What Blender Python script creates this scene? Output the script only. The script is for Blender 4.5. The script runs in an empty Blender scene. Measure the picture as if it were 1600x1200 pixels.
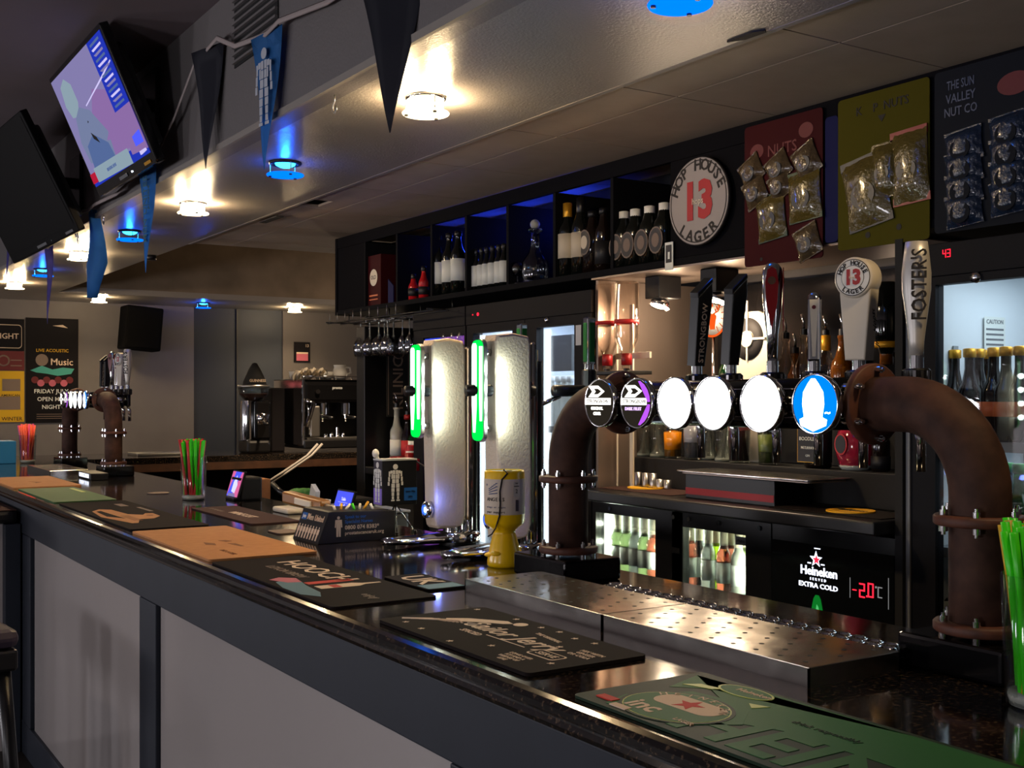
import bpy, bmesh, math, random
from mathutils import Matrix, Vector
R = random.Random(7)
C = bpy.context.scene.collection
PI = math.pi
# ------------------------------------------------------------------ frame of the place
# X: from the customers towards the back bar, Y: along the bar away from us, Z: up. Eye at (0, 0, EYE).
EYE = 1.55
FPX = 1802.0
TH = math.radians(32.77)
CT, ST = math.cos(TH), math.sin(TH)
EX = 1.65                     # camera exposure in stops
T = 1.13                      # bar top
BX = 2.70                     # front plane of the back bar
def at(px, py, X=None, Y=None, Z=None):
    """measured sight line of the photo met with a known plane of the place"""
    q = (px - 800) / FPX; e = (622 - py) / FPX
    d = Vector((q * CT + ST, CT - q * ST, e))
    if X is not None: t = X / d.x
    elif Y is not None: t = Y / d.y
    else: t = (Z - EYE) / d.z
    return Vector((0, 0, EYE)) + d * t
def yat(px, X=BX): return at(px, 622, X=X).y
# ------------------------------------------------------------------ materials
def lin(c):
    c = c / 255.0
    return c / 12.92 if c <= .04045 else ((c + .055) / 1.055) ** 2.4
def rgb(r, g, b): return (lin(r), lin(g), lin(b), 1)
MATS = {}
def mat(name, col, rough=.5, metal=0., trans=0., coat=0., emit=None, es=0., noise=None, bump=None, ior=1.45, spec=None, alpha=None):
    m = bpy.data.materials.new(name); m.use_nodes = True
    n = m.node_tree.nodes; l = m.node_tree.links
    p = n['Principled BSDF']
    p.inputs['Base Color'].default_value = rgb(*col)
    p.inputs['Roughness'].default_value = rough
    p.inputs['Metallic'].default_value = metal
    p.inputs['IOR'].default_value = ior
    p.inputs['Transmission Weight'].default_value = trans
    p.inputs['Coat Weight'].default_value = coat
    p.inputs['Coat Roughness'].default_value = .06
    if spec is not None: p.inputs['Specular IOR Level'].default_value = spec
    if emit: p.inputs['Emission Color'].default_value = rgb(*emit); p.inputs['Emission Strength'].default_value = es
    tc = None
    if noise or bump:
        tc = n.new('ShaderNodeTexCoord')
    if noise:                                        # (scale, second colour, low, high, detail)
        t = n.new('ShaderNodeTexNoise'); t.inputs['Scale'].default_value = noise[0]; t.inputs['Detail'].default_value = noise[4] if len(noise) > 4 else 4
        l.new(tc.outputs['Object'], t.inputs['Vector'])
        r = n.new('ShaderNodeValToRGB'); r.color_ramp.elements[0].position = noise[2]; r.color_ramp.elements[1].position = noise[3]
        r.color_ramp.elements[0].color = rgb(*col); r.color_ramp.elements[1].color = rgb(*noise[1])
        l.new(t.outputs['Fac'], r.inputs['Fac']); l.new(r.outputs['Color'], p.inputs['Base Color'])
    if bump:                                         # (scale, strength, distance)
        t2 = n.new('ShaderNodeTexNoise'); t2.inputs['Scale'].default_value = bump[0]; t2.inputs['Detail'].default_value = 3
        l.new(tc.outputs['Object'], t2.inputs['Vector'])
        b = n.new('ShaderNodeBump'); b.inputs['Strength'].default_value = bump[1]; b.inputs['Distance'].default_value = bump[2]
        l.new(t2.outputs['Fac'], b.inputs['Height']); l.new(b.outputs['Normal'], p.inputs['Normal'])
    MATS[name] = m; return m
def emi(name, col, s):
    m = bpy.data.materials.new(name); m.use_nodes = True
    n = m.node_tree.nodes; n.remove(n['Principled BSDF'])
    e = n.new('ShaderNodeEmission'); e.inputs[0].default_value = rgb(*col); e.inputs[1].default_value = s / 2 ** EX
    m.node_tree.links.new(e.outputs[0], n['Material Output'].inputs[0]); MATS[name] = m; return m
def clear(name, tint=(240, 245, 245), gl=.10, rough=.02, fr=.6):
    """thin clear glass: lets light straight through, mirrors more at grazing angles"""
    m = bpy.data.materials.new(name); m.use_nodes = True
    n = m.node_tree.nodes; l = m.node_tree.links; n.remove(n['Principled BSDF'])
    t = n.new('ShaderNodeBsdfTransparent'); t.inputs[0].default_value = rgb(*tint)
    g = n.new('ShaderNodeBsdfGlossy'); g.inputs['Roughness'].default_value = rough
    w = n.new('ShaderNodeLayerWeight'); w.inputs[0].default_value = .25
    a = n.new('ShaderNodeMath'); a.operation = 'MULTIPLY_ADD'; a.inputs[1].default_value = fr; a.inputs[2].default_value = gl * .4; a.use_clamp = True
    l.new(w.outputs['Fresnel'], a.inputs[0])
    x = n.new('ShaderNodeMixShader'); l.new(a.outputs[0], x.inputs[0]); l.new(t.outputs[0], x.inputs[1]); l.new(g.outputs[0], x.inputs[2])
    l.new(x.outputs[0], n['Material Output'].inputs[0]); MATS[name] = m; return m

mat('granite', (8, 7, 7), .10, coat=.3, noise=(130, (84, 68, 52), .54, .74, 3), bump=(14, .03, .01))
mat('navy', (40, 45, 55), .5, noise=(6, (36, 41, 50), .3, .7), spec=.3); mat('fridgeblack', (17, 17, 22), .6, spec=.15)
mat('panel', (163, 158, 157), .16, coat=.35, bump=(3, .06, .02))
mat('soffit', (150, 144, 138), .30, bump=(150, .35, .004))
mat('bulkhead', (118, 114, 114), .42, bump=(120, .3, .003))
mat('highceil', (122, 110, 114), .8, noise=(2, (112, 100, 104), .3, .7))
mat('tile', (190, 172, 152), .75, noise=(9, (180, 162, 142), .3, .7), bump=(200, .2, .002))
mat('tile_gap', (30, 27, 24), .9)
mat('recess', (150, 132, 112), .85, noise=(3, (118, 103, 86), .3, .7))
mat('trimwhite', (150, 144, 138), .6, spec=.2)
mat('wallgrey', (112, 108, 107), .7, noise=(3, (104, 100, 99), .3, .7))
mat('wallnavy', (40, 47, 60), .6)
mat('wallside', (88, 84, 84), .8)
mat('floor', (44, 38, 34), .5, noise=(5, (30, 26, 24), .3, .7))
mat('black', (16, 16, 18), .35)
mat('blackgloss', (10, 10, 12), .10, coat=.2)
mat('blackmatt', (20, 20, 22), .8)
mat('shelfnavy', (15, 16, 20), .8, spec=.1); mat('shelfblack', (17, 17, 21), .9, spec=.06)
mat('darkgrey', (44, 44, 48), .5)
mat('midgrey', (110, 112, 116), .45)
mat('lightgrey', (190, 192, 194), .4)
mat('white', (232, 230, 224), .5)
mat('offwhite', (214, 204, 186), .45)
mat('chrome', (225, 226, 230), .07, metal=1)
mat('steel', (190, 184, 178), .20, metal=1, bump=(4, .13, .06))
mat('silver', (196, 192, 186), .4, metal=.45); mat('brushed', (190, 188, 186), .34, metal=1)
mat('bronzepanel', (148, 132, 122), .34, metal=.7, bump=(5, .05, .03))
mat('darkmirror', (44, 43, 46), .16, metal=.5); mat('rust', (78, 52, 41), .72, spec=.3, noise=(22, (52, 33, 27), .35, .68, 6), bump=(60, .15, .003))
mat('rustflange', (96, 54, 38), .6, noise=(30, (66, 38, 29), .35, .68, 6))
mat('woodbrown', (70, 44, 28), .5, noise=(12, (48, 30, 20), .3, .7))
mat('kraft', (178, 122, 72), .75, noise=(40, (168, 113, 64), .3, .7))
mat('kraftprint', (120, 76, 42), .8)
mat('rubberblack', (27, 21, 21), .85, spec=.12)
mat('rubberbrown', (70, 50, 46), .85, spec=.15)
mat('print', (214, 190, 166), .7)
mat('printdim', (120, 104, 94), .7)
mat('printred', (190, 42, 30), .7)
mat('printgreen', (26, 92, 42), .55, spec=.2)
mat('printgreen2', (14, 40, 22), .55, spec=.2)
mat('printlime', (150, 170, 50), .45)
mat('printteal', (60, 110, 130), .6)
mat('greenmat', (40, 84, 30), .6)
mat('yellowtin', (255, 204, 12), .3, coat=.3)
mat('yellowmat', (236, 176, 24), .6)
mat('paperwhite', (222, 206, 186), .6)
mat('inkblue', (40, 66, 120), .6)
mat('ink', (30, 26, 26), .7)
mat('charityblue', (20, 92, 170), .5)
mat('cardpurple', (44, 34, 52), .6)
mat('frost', (222, 202, 178), .45, bump=(130, .45, .004), spec=.5)
mat('straw_green', (64, 224, 24), .35); mat('straw_yellow', (214, 170, 20), .4); mat('straw_red', (216, 60, 60), .4)
mat('straw_coral', (255, 112, 80), .45); mat('straw_pink', (226, 70, 160), .45); mat('straw_purple', (140, 110, 220), .45)
mat('bluebox', (30, 110, 160), .5)
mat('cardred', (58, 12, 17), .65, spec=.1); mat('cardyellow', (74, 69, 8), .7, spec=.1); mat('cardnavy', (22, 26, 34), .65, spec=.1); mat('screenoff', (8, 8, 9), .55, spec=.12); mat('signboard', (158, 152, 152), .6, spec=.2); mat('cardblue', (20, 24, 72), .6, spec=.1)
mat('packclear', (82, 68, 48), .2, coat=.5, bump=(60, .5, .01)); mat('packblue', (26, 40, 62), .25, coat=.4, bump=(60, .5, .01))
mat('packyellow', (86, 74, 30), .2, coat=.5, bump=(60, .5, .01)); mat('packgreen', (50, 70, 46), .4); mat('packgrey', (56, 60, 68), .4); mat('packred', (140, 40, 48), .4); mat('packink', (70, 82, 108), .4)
mat('bottledark', (10, 14, 12), .06, coat=.5); mat('bottlegreen', (20, 70, 30), .05, trans=.6); mat('bottlebrown', (22, 14, 12), .06, coat=.4)
mat('bottleclear', (214, 216, 206), .04, trans=.45); mat('bottleamber', (170, 96, 24), .05, trans=.6); mat('bottlerose', (222, 120, 90), .05, trans=.7)
mat('bottlewine', (176, 196, 130), .05, trans=.8); mat('bottlelime', (190, 226, 40), .05, trans=.75); mat('bottlepink', (190, 40, 70), .05, trans=.35, coat=.4)
mat('bottlered', (176, 24, 30), .12, coat=.3)
mat('labelcream', (206, 194, 170), .6); mat('labelorange', (214, 110, 60), .5); mat('labelred', (184, 30, 34), .5); mat('labelblack', (24, 24, 28), .5); mat('labelgold', (220, 160, 40), .35, metal=.5)
mat('labelwhite', (224, 228, 222), .6)
mat('juice', (255, 150, 10), .3, emit=(255, 140, 10), es=.0); mat('icecloud', (150, 146, 156), .25); mat('berry', (110, 56, 60), .3); mat('limey', (120, 130, 60), .3)
mat('redplastic', (150, 18, 22), .4); mat('redbox', (140, 30, 40), .5)
mat('pennantblue', (52, 128, 204), .7); mat('pennantdark', (40, 42, 56), .7); mat('pennantpurple', (92, 86, 170), .6); mat('pennantprint', (186, 192, 204), .7); mat('tape', (170, 158, 156), .7)
mat('fridgewhite', (226, 232, 236), .4); mat('fridgegrey', (150, 156, 160), .5); mat('fan', (52, 56, 60), .5)
mat('posterblack', (15, 12, 16), .7, spec=.2); mat('speakerblack', (8, 8, 9), .9, spec=.1); mat('posteryellow', (206, 164, 20), .6); mat('posterred', (96, 24, 30), .6); mat('posterteal', (60, 150, 140), .6); mat('posterpink', (180, 90, 110), .6)
mat('hopred', (168, 34, 34), .5); mat('burgundy', (104, 18, 24), .2, coat=.5)
mat('leather', (52, 44, 60), .5); mat('cable', (140, 136, 132), .5); mat('cloth', (206, 196, 180), .8); mat('beans', (60, 28, 18), .5); mat('gunamber', (150, 100, 44), .3, coat=.4)
mat('leaf', (50, 110, 40), .6)
clear('glass'); clear('tumblerglass', (250, 252, 252), .05, .02, .3); clear('wineglass', (244, 246, 248), .45); clear('pane', (248, 250, 250), .05); clear('grayglass', (206, 212, 216), .30)
clear('opticglass', (252, 244, 236), .16, .03)
emi('warmbulb', (255, 226, 170), 26); emi('warmdisc', (255, 222, 168), 9)
emi('bluebulb', (40, 190, 255), 9); emi('bluedisc', (0, 92, 255), 2.6)
emi('spotbulb', (255, 226, 176), 34)
emi('lens', (250, 255, 250), 5.0); emi('lensblue', (0, 120, 235), 1.5); emi('lensdark', (58, 52, 44), .55); emi('lenspurple', (190, 90, 240), 1.1); emi('lenstext', (255, 250, 240), 3.0); emi('lenslav', (226, 190, 255), 1.6)
emi('greenglow', (0, 222, 70), 1.5); emi('greencore', (190, 255, 210), 3.2); emi('led', (60, 110, 255), 3); emi('ledwhite', (220, 235, 255), 10); emi('fontglow', (235, 250, 250), 6)
emi('fridgelight', (232, 246, 255), 3.2); emi('fridgelightgreen', (244, 255, 226), 4.6)
emi('signwhite', (230, 236, 255), 2.2); emi('signred', (255, 30, 50), 2.6); emi('signgreen', (20, 150, 50), .55); emi('signgreen2', (90, 210, 120), .8); emi('signgrey', (170, 170, 170), .6)
emi('tvblue', (40, 60, 200), .8); emi('tvlav', (142, 134, 186), .85); emi('tvpink', (150, 116, 178), .85); emi('tvskin', (128, 140, 178), .8); emi('tvgrey', (150, 172, 186), .85); emi('tvred', (190, 30, 60), .9); emi('tvwhite', (210, 200, 250), 1.0); emi('tvskirt', (96, 120, 175), .75)
emi('screenblue', (84, 96, 255), 1.0); emi('screenpink', (236, 110, 170), .9); emi('screenwhite', (220, 220, 255), 1.1); emi('glowblue', (40, 70, 240), 1.1); emi('glowpurple', (150, 84, 190), .8)
emi('orangelogo', (255, 96, 30), 1.0)
# ------------------------------------------------------------------ mesh building
def frame(loc, right, up, rz=0):
    r = Vector(right).normalized(); u = Vector(up).normalized(); n = r.cross(u)
    if rz: r, u = r * math.cos(rz) + u * math.sin(rz), u * math.cos(rz) - r * math.sin(rz)
    return Matrix(((r.x, u.x, n.x, loc[0]), (r.y, u.y, n.y, loc[1]), (r.z, u.z, n.z, loc[2]), (0, 0, 0, 1)))
def FX(x, y, z, rz=0): return frame((x, y, z), (0, -1, 0), (0, 0, 1), rz)      # a face towards the customers
def FY(x, y, z, rz=0): return frame((x, y, z), (1, 0, 0), (0, 0, 1), rz)       # a face towards the near end of the bar
def FT(x, y, z, rz=0): return frame((x, y, z), (0, -1, 0), (1, 0, 0), rz)      # lying flat, read by the customers
def TR(x, y, z): return Matrix.Translation((x, y, z))
def RZ(a): return Matrix.Rotation(a, 4, 'Z')
class MB:
    def __init__(s): s.bm = bmesh.new(); s.mats = []
    def _mi(s, m):
        if m not in s.mats: s.mats.append(m)
        return s.mats.index(m)
    def _take(s, b, m, smooth=False, M=None):
        i = s._mi(m); vm = {}
        for v in b.verts: vm[v] = s.bm.verts.new(M @ v.co if M is not None else v.co)
        for f in b.faces:
            try: g = s.bm.faces.new([vm[v] for v in f.verts])
            except ValueError: continue
            g.material_index = i; g.smooth = smooth
        b.free(); return s
    def box(s, x0, x1, y0, y1, z0, z1, m, bev=0, M=None, seg=2):
        b = bmesh.new(); bmesh.ops.create_cube(b, size=1)
        for v in b.verts: v.co = Vector(((x0 + x1) / 2 + v.co.x * (x1 - x0), (y0 + y1) / 2 + v.co.y * (y1 - y0), (z0 + z1) / 2 + v.co.z * (z1 - z0)))
        if bev: bmesh.ops.bevel(b, geom=b.edges[:], offset=bev, segments=seg, affect='EDGES', profile=.5)
        return s._take(b, m, False, M)
    def lathe(s, prof, m, M=None, seg=24, smooth=True, sx=1, sy=1):
        b = bmesh.new(); rings = []
        for r, z in prof:
            if r < 1e-6: rings.append([b.verts.new((0, 0, z))])
            else: rings.append([b.verts.new((r * sx * math.cos(2 * PI * i / seg), r * sy * math.sin(2 * PI * i / seg), z)) for i in range(seg)])
        for a, c in zip(rings, rings[1:]):
            for i in range(seg):
                j = (i + 1) % seg
                if len(a) == 1 and len(c) == 1: continue
                if len(a) == 1: b.faces.new((a[0], c[j], c[i]))
                elif len(c) == 1: b.faces.new((a[i], a[j], c[0]))
                else: b.faces.new((a[i], a[j], c[j], c[i]))
        bmesh.ops.recalc_face_normals(b, faces=b.faces[:])
        return s._take(b, m, smooth, M)
    def cyl(s, r, z0, z1, m, M=None, seg=20, bev=0.0):
        if bev: return s.lathe([(0, z0), (r - bev, z0), (r, z0 + bev), (r, z1 - bev), (r - bev, z1), (0, z1)], m, M, seg, False)
        s.lathe([(r, z0), (r, z1)], m, M, seg); s.lathe([(0, z0), (r, z0)], m, M, seg, False); return s.lathe([(r, z1), (0, z1)], m, M, seg, False)
    def ball(s, r, loc, m, sx=1, sy=1, sz=1, seg=16, M=None):
        b = bmesh.new(); bmesh.ops.create_uvsphere(b, u_segments=seg, v_segments=max(6, seg // 2), radius=r)
        for v in b.verts: v.co = Vector((v.co.x * sx + loc[0], v.co.y * sy + loc[1], v.co.z * sz + loc[2]))
        return s._take(b, m, True, M)
    def tube(s, pts, r, m, seg=12, M=None, radii=None, flat=None):
        pts = [Vector(p) for p in pts]; b = bmesh.new(); rings = []
        t0 = (pts[1] - pts[0]).normalized(); up = Vector((0, 0, 1)) if abs(t0.z) < .9 else Vector((1, 0, 0))
        n = (up - t0 * up.dot(t0)).normalized()
        for k, p in enumerate(pts):
            t = (pts[min(k + 1, len(pts) - 1)] - pts[max(k - 1, 0)]).normalized()
            n = (n - t * n.dot(t)).normalized(); c = t.cross(n); q = radii[k] if radii else r
            rings.append([b.verts.new(p + (n * math.cos(2 * PI * i / seg) + c * math.sin(2 * PI * i / seg) * (flat or 1)) * q) for i in range(seg)])
        for a, c in zip(rings, rings[1:]):
            for i in range(seg): b.faces.new((a[i], a[(i + 1) % seg], c[(i + 1) % seg], c[i]))
        b.faces.new(rings[0][::-1]); b.faces.new(rings[-1])
        bmesh.ops.recalc_face_normals(b, faces=b.faces[:])
        return s._take(b, m, True, M)
    def prism(s, out, th, m, M=None, bev=0, smooth=False):
        """outline in the local xy plane, thickness from z=0 to z=th"""
        b = bmesh.new(); lo = [b.verts.new((u, v, 0)) for u, v in out]; hi = [b.verts.new((u, v, th)) for u, v in out]
        b.faces.new(lo[::-1]); top = b.faces.new(hi); n = len(out)
        for i in range(n): b.faces.new((lo[i], lo[(i + 1) % n], hi[(i + 1) % n], hi[i]))
        bmesh.ops.recalc_face_normals(b, faces=b.faces[:])
        if bev: bmesh.ops.bevel(b, geom=[e for e in top.edges], offset=bev, segments=2, affect='EDGES', profile=.5)
        bmesh.ops.triangulate(b, faces=[f for f in b.faces if len(f.verts) > 4])
        return s._take(b, m, smooth, M)
    def quad(s, pts, m):
        i = s._mi(m); f = s.bm.faces.new([s.bm.verts.new(p) for p in pts]); f.material_index = i; return s
    def text(s, body, size, m, M, th=.0006, ax='CENTER', sx=1, shear=0, space=1, bold=.012):
        c = bpy.data.curves.new('lettering', 'FONT'); c.body = body; c.size = size; c.align_x = ax; c.align_y = 'CENTER'; c.extrude = th; c.resolution_u = 2; c.shear = shear; c.space_character = space; c.offset = bold * size * .8
        o = bpy.data.objects.new('lettering', c); me = bpy.data.meshes.new_from_object(o)
        b = bmesh.new(); b.from_mesh(me); bpy.data.objects.remove(o); bpy.data.curves.remove(c); bpy.data.meshes.remove(me)
        return s._take(b, m, False, M @ Matrix.Diagonal((sx, 1, 1, 1)))
    def build(s, name, parent=None, local=False, loc=None):
        me = bpy.data.meshes.new(name)
        if loc is not None and parent is None: bmesh.ops.translate(s.bm, verts=s.bm.verts[:], vec=-Vector(loc))
        if parent is not None and not local:
            W = Matrix.Identity(4); q = parent
            while q is not None: W = q.matrix_basis @ W; q = q.parent
            bmesh.ops.transform(s.bm, matrix=W.inverted(), verts=s.bm.verts[:])
        s.bm.to_mesh(me); s.bm.free()
        for m in s.mats: me.materials.append(MATS[m])
        o = bpy.data.objects.new(name, me); C.objects.link(o); o.parent = parent
        if loc is not None and parent is None: o.location = loc
        return o
def tag(o, label=None, cat=None, group=None, kind=None):
    if label: o['label'] = label
    if cat: o['category'] = cat
    if group: o['group'] = group
    if kind: o['kind'] = kind
    return o
def thing(name, label, cat, loc=(0, 0, 0), rz=0, group=None):
    o = bpy.data.objects.new(name, None); C.objects.link(o); o.location = loc; o.rotation_euler = (0, 0, rz); o.empty_display_size = .05
    o.matrix_basis = Matrix.Translation(loc) @ RZ(rz)
    return tag(o, label, cat, group)
def struct(name, mb): return tag(mb.build(name), kind='structure')
def dup(root, loc, rz=None, label=None, group=None, scale=None):
    def cp(o, par):
        c = o.copy(); C.objects.link(c); c.parent = par
        for ch in o.children: cp(ch, c)
        return c
    r = cp(root, None); r.location = loc
    if rz is not None: r.rotation_euler = (0, 0, rz)
    if scale: r.scale = scale
    if label: r['label'] = label
    if group: r['group'] = group
    return r
ORD = ['first', 'second', 'third', 'fourth', 'fifth', 'sixth', 'seventh', 'eighth', 'ninth', 'tenth']
def circ(r, n=24, cx=0, cy=0, sy=1, a0=0, a1=2 * PI): 
    k = n if abs(a1 - a0 - 2 * PI) < 1e-6 else n + 1
    return [(cx + r * math.cos(a0 + (a1 - a0) * i / n), cy + r * sy * math.sin(a0 + (a1 - a0) * i / n)) for i in range(k)]
def rect(x0, x1, y0, y1): return [(x0, y0), (x1, y0), (x1, y1), (x0, y1)]
def rrect(x0, x1, y0, y1, r, n=5):
    o = []
    for cx, cy, a in ((x1 - r, y0 + r, -PI / 2), (x1 - r, y1 - r, 0), (x0 + r, y1 - r, PI / 2), (x0 + r, y0 + r, PI)):
        o += [(cx + r * math.cos(a + PI / 2 * i / n), cy + r * math.sin(a + PI / 2 * i / n)) for i in range(n + 1)]
    return o
def star(r, cx=0, cy=0, k=.42): return [(cx + (r if i % 2 == 0 else r * k) * math.sin(PI * i / 5), cy + (r if i % 2 == 0 else r * k) * math.cos(PI * i / 5)) for i in range(10)]
def man(mb, M, h, m, th=.0006, solid=False):
    """a standing human pictogram pieced together from small blocks"""
    def P(pts): mb.prism([(x * h, y * h) for x, y in pts], th, m, M)
    P(circ(.075, 12, 0, .92))
    if solid:
        P([(-.17, .82), (.17, .82), (.2, .45), (.14, .45), (.12, .68), (.11, 0), (.02, 0), (0, .42), (-.02, 0), (-.11, 0), (-.12, .68), (-.14, .45), (-.2, .45)]); return
    for sg in (-1, 1):
        for x0, x1, y0, y1 in ((.01, .075, .72, .83), (.082, .15, .74, .82), (.01, .07, .60, .71), (.078, .12, .60, .73), (.01, .10, .48, .59),
                               (.155, .20, .66, .80), (.165, .215, .53, .65), (.175, .23, .42, .52), (.02, .12, .36, .47), (.03, .12, .25, .35), (.04, .115, .14, .24), (.045, .11, .05, .13), (.03, .13, 0, .04)):
            P(rect(*((x0, x1) if sg > 0 else (-x1, -x0)), y0, y1))
# ------------------------------------------------------------------ camera and world
cam = bpy.data.cameras.new('camera'); co = bpy.data.objects.new('camera', cam); C.objects.link(co)
co.location = (0, 0, EYE); co.rotation_euler = (PI / 2, 0, -TH)
cam.sensor_width = 36; cam.lens = FPX / 1600 * 36; cam.shift_y = 22 / 1600; cam.clip_start = .05
bpy.context.scene.camera = co
w = bpy.data.worlds.new('world'); bpy.context.scene.world = w; w.use_nodes = True
w.node_tree.nodes['Background'].inputs[0].default_value = (.9, .95, 1.1, 1); w.node_tree.nodes['Background'].inputs[1].default_value = .02
vs = bpy.context.scene.view_settings
vs.view_transform = 'Standard'; vs.look = 'None'; vs.gamma = 1; vs.use_curve_mapping = False; vs.exposure = EX
cy = bpy.context.scene.cycles
cy.max_bounces = 8; cy.transparent_max_bounces = 24; cy.use_denoising = True; cy.sample_clamp_indirect = 3; cy.caustics_reflective = False; cy.caustics_refractive = False
def lamp(kind, loc, power, col, size=.03, **k):
    l = bpy.data.lights.new('light', kind); l.energy = power; l.color = [lin(c) for c in col]
    if kind == 'AREA': l.size = size
    else: l.shadow_soft_size = size
    for a, b in k.items(): setattr(l, a, b)
    o = bpy.data.objects.new('light', l); C.objects.link(o); o.location = loc; return o
# ------------------------------------------------------------------ the room
ZS, ZH = 2.45, 3.0
XS0, XS1 = 1.38, 2.06
struct('floor', MB().box(-4, 6, -3, 11.6, -.1, 0, 'floor'))
struct('ceiling', MB().box(-4, XS0, -3, 11.6, ZH, ZH + .1, 'highceil'))
struct('wall_left', MB().box(-4.1, -4, -3, 11.6, 0, 3, 'wallgrey'))
struct('wall_near', MB().box(-4, 6, -3.1, -3, 0, 3, 'wallgrey'))
struct('wall_far', MB().box(-4, 3.53, 11.3, 11.5, 0, 3, 'wallgrey').box(3.53, 4.46, 11.33, 11.5, 0, 3, 'wallnavy').box(4.46, 6, 11.3, 11.5, 0, 3, 'wallside').box(3.97, 3.985, 11.31, 11.33, 0, 2.45, 'darkgrey'))
struct('wall_right', MB().box(5.6, 5.7, 6.5, 11.3, 0, 3, 'wallside').box(3.4, 3.5, -3, 6.5, 0, 3, 'wallside').box(3.5, 5.6, 6.4, 6.5, 0, 3, 'wallside'))
struct('wall_bulkhead', MB().box(XS0, XS0 + .06, -3, 11.3, ZS, ZH, 'bulkhead'))
struct('ceiling_soffit', MB().box(XS0 + .06, XS1, -3, 10.3, ZS, ZS + .05, 'soffit').box(XS0 + .06, 5.6, 10.3, 11.3, ZS, ZS + .05, 'soffit'))
struct('ceiling_recess', MB().box(XS1, 5.6, 10.3, 10.34, ZS + .05, ZH, 'recess').box(XS1, 5.6, 6.7, 10.3, ZH, ZH + .05, 'recess').box(XS1 - .04, XS1, 6.7, 10.3, ZS + .05, ZH, 'recess'))
struct('trim_1', MB().box(XS0 - .012, XS0, -3, 11.3, ZS, ZS + .022, 'trimwhite'))
struct('trim_2', MB().box(XS1 - .002, XS1 + .016, -3, 6.7, ZS - .001, ZS + .012, 'trimwhite'))
b = MB(); b.box(XS1, 3.4, -3, 6.7, ZS + .05, ZS + .09, 'tile_gap')          # dark void above the tiles
y = -2.865 - .15
xs = [XS1 + .016, 2.30, 2.93, 3.4]
while y < 6.7:
    y1 = min(y + .63, 6.7); y0 = max(y, -3)
    for i in range(3):
        a0, a1 = xs[i] + .003, xs[i + 1] - .003
        if i == 0 and y0 < 5.0 < y1:                                        # a tile that has slipped and leaves a dark slot
            b.box(a0, a1, y0 + .003, 4.93, ZS + .008, ZS + .018, 'tile'); b.box(a0 + .11, a1, 4.93, 5.10, ZS + .008, ZS + .018, 'tile'); b.box(a0, a1, 5.10, y1 - .003, ZS + .008, ZS + .018, 'tile')
        else: b.box(a0, a1, y0 + .003, y1 - .003, ZS + .008, ZS + .018, 'tile')
    y += .63
struct('ceiling_tiles', b)
# ------------------------------------------------------------------ the bar
BF = .915
prof = [(BF + .012, 1.085), (BF + .002, 1.090), (BF, 1.097), (BF + .004, 1.104), (BF + .004, 1.107), (BF, 1.112), (BF + .001, 1.120), (BF + .006, 1.127), (BF + .016, T), (1.75, T), (1.75, 1.085)]
b = MB(); b.prism([(x, z) for x, z in prof], 10.2, 'granite', Matrix(((1, 0, 0, 0), (0, 0, -1, 9.0), (0, 1, 0, 0), (0, 0, 0, 1))))
tag(b.build('granite_counter'), 'long polished black granite bar top with rounded front edge', 'bar top')
bar = thing('panelled_bar', 'grey panelled bar front with navy painted rails under the granite top', 'bar counter', (.93, 2.5, 0))
MB().box(.93, .955, -1.2, 9, .958, 1.084, 'navy', .003).build('rail', bar)
MB().box(.955, 1.70, -1.2, 9, .02, 1.084, 'blackmatt').build('carcass', bar)
MB().box(.93, .955, -1.2, 9, 0.0, .14, 'navy', .003).build('kickboard', bar)
for y0 in (-.41, 1.46, 3.333, 5.23, 7.1):
    MB().box(.93, .955, y0, y0 + .172, .141, .957, 'navy', .003).build('stile', bar)
    MB().box(.944, .955, y0 + .173, y0 + 1.869, .141, .957, 'panel').build('panel', bar)
lc = thing('low_counter', 'low side counter with dark rounded top jutting from the far end of the bar front', 'counter', (.6, 6, 0))
MB().box(.20, .915, 5.42, 6.9, 1.0, 1.06, 'black', .02).box(.205, .91, 5.425, 6.9, 1.058, 1.0615, 'rubberbrown').build('top', lc)
MB().box(.25, .915, 5.47, 6.85, 0, .999, 'panel').build('panel', lc)
MB().box(.86, .925, 5.41, 5.47, 0, .999, 'navy', .003).build('post', lc)
# bar stool at the left border
st = thing('bar_stool', 'dark bar stool with padded seat and wooden legs at the panelled bar front', 'bar stool', (.45, 4.02, 0), .1)
b = MB(); b.box(-.19, .19, -.19, .19, .77, .83, 'leather', .025); b.build('seat', st, True)
MB().box(-.185, .185, -.185, .185, .70, .768, 'black', .01).box(-.15, .12, -.192, -.186, .745, .765, 'kraft').build('seat_frame', st, True)
for sx in (-1, 1):
    for sy in (-1, 1):
        MB().tube([(.15 * sx, .15 * sy, .70), (.19 * sx, .19 * sy, 0)], .022, 'black', 8).build('leg', st, True)
MB().tube([(-.175, -.175, .25), (.175, -.175, .25)], .012, 'woodbrown', 8).tube([(-.175, .175, .25), (.175, .175, .25)], .012, 'woodbrown', 8).build('stretcher', st, True)
# return counter at the far end
rc = thing('return_counter', 'dark far counter with brown timber edge holding the coffee machine', 'counter', (3.1, 8.6, 0))
MB().box(1.752, 4.7, 8.2, 9.0, 1.085, T, 'granite', .006).build('worktop', rc)
MB().box(1.76, 4.65, 8.19, 8.21, 1.03, 1.084, 'woodbrown').build('edge_board', rc)
MB().box(1.76, 4.65, 8.75, 8.95, 0, 1.084, 'blackmatt').box(1.76, 4.65, 8.25, 8.75, .60, .62, 'darkgrey').box(4.6, 4.65, 8.25, 8.75, 0, 1.084, 'blackmatt').build('carcass', rc)
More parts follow.
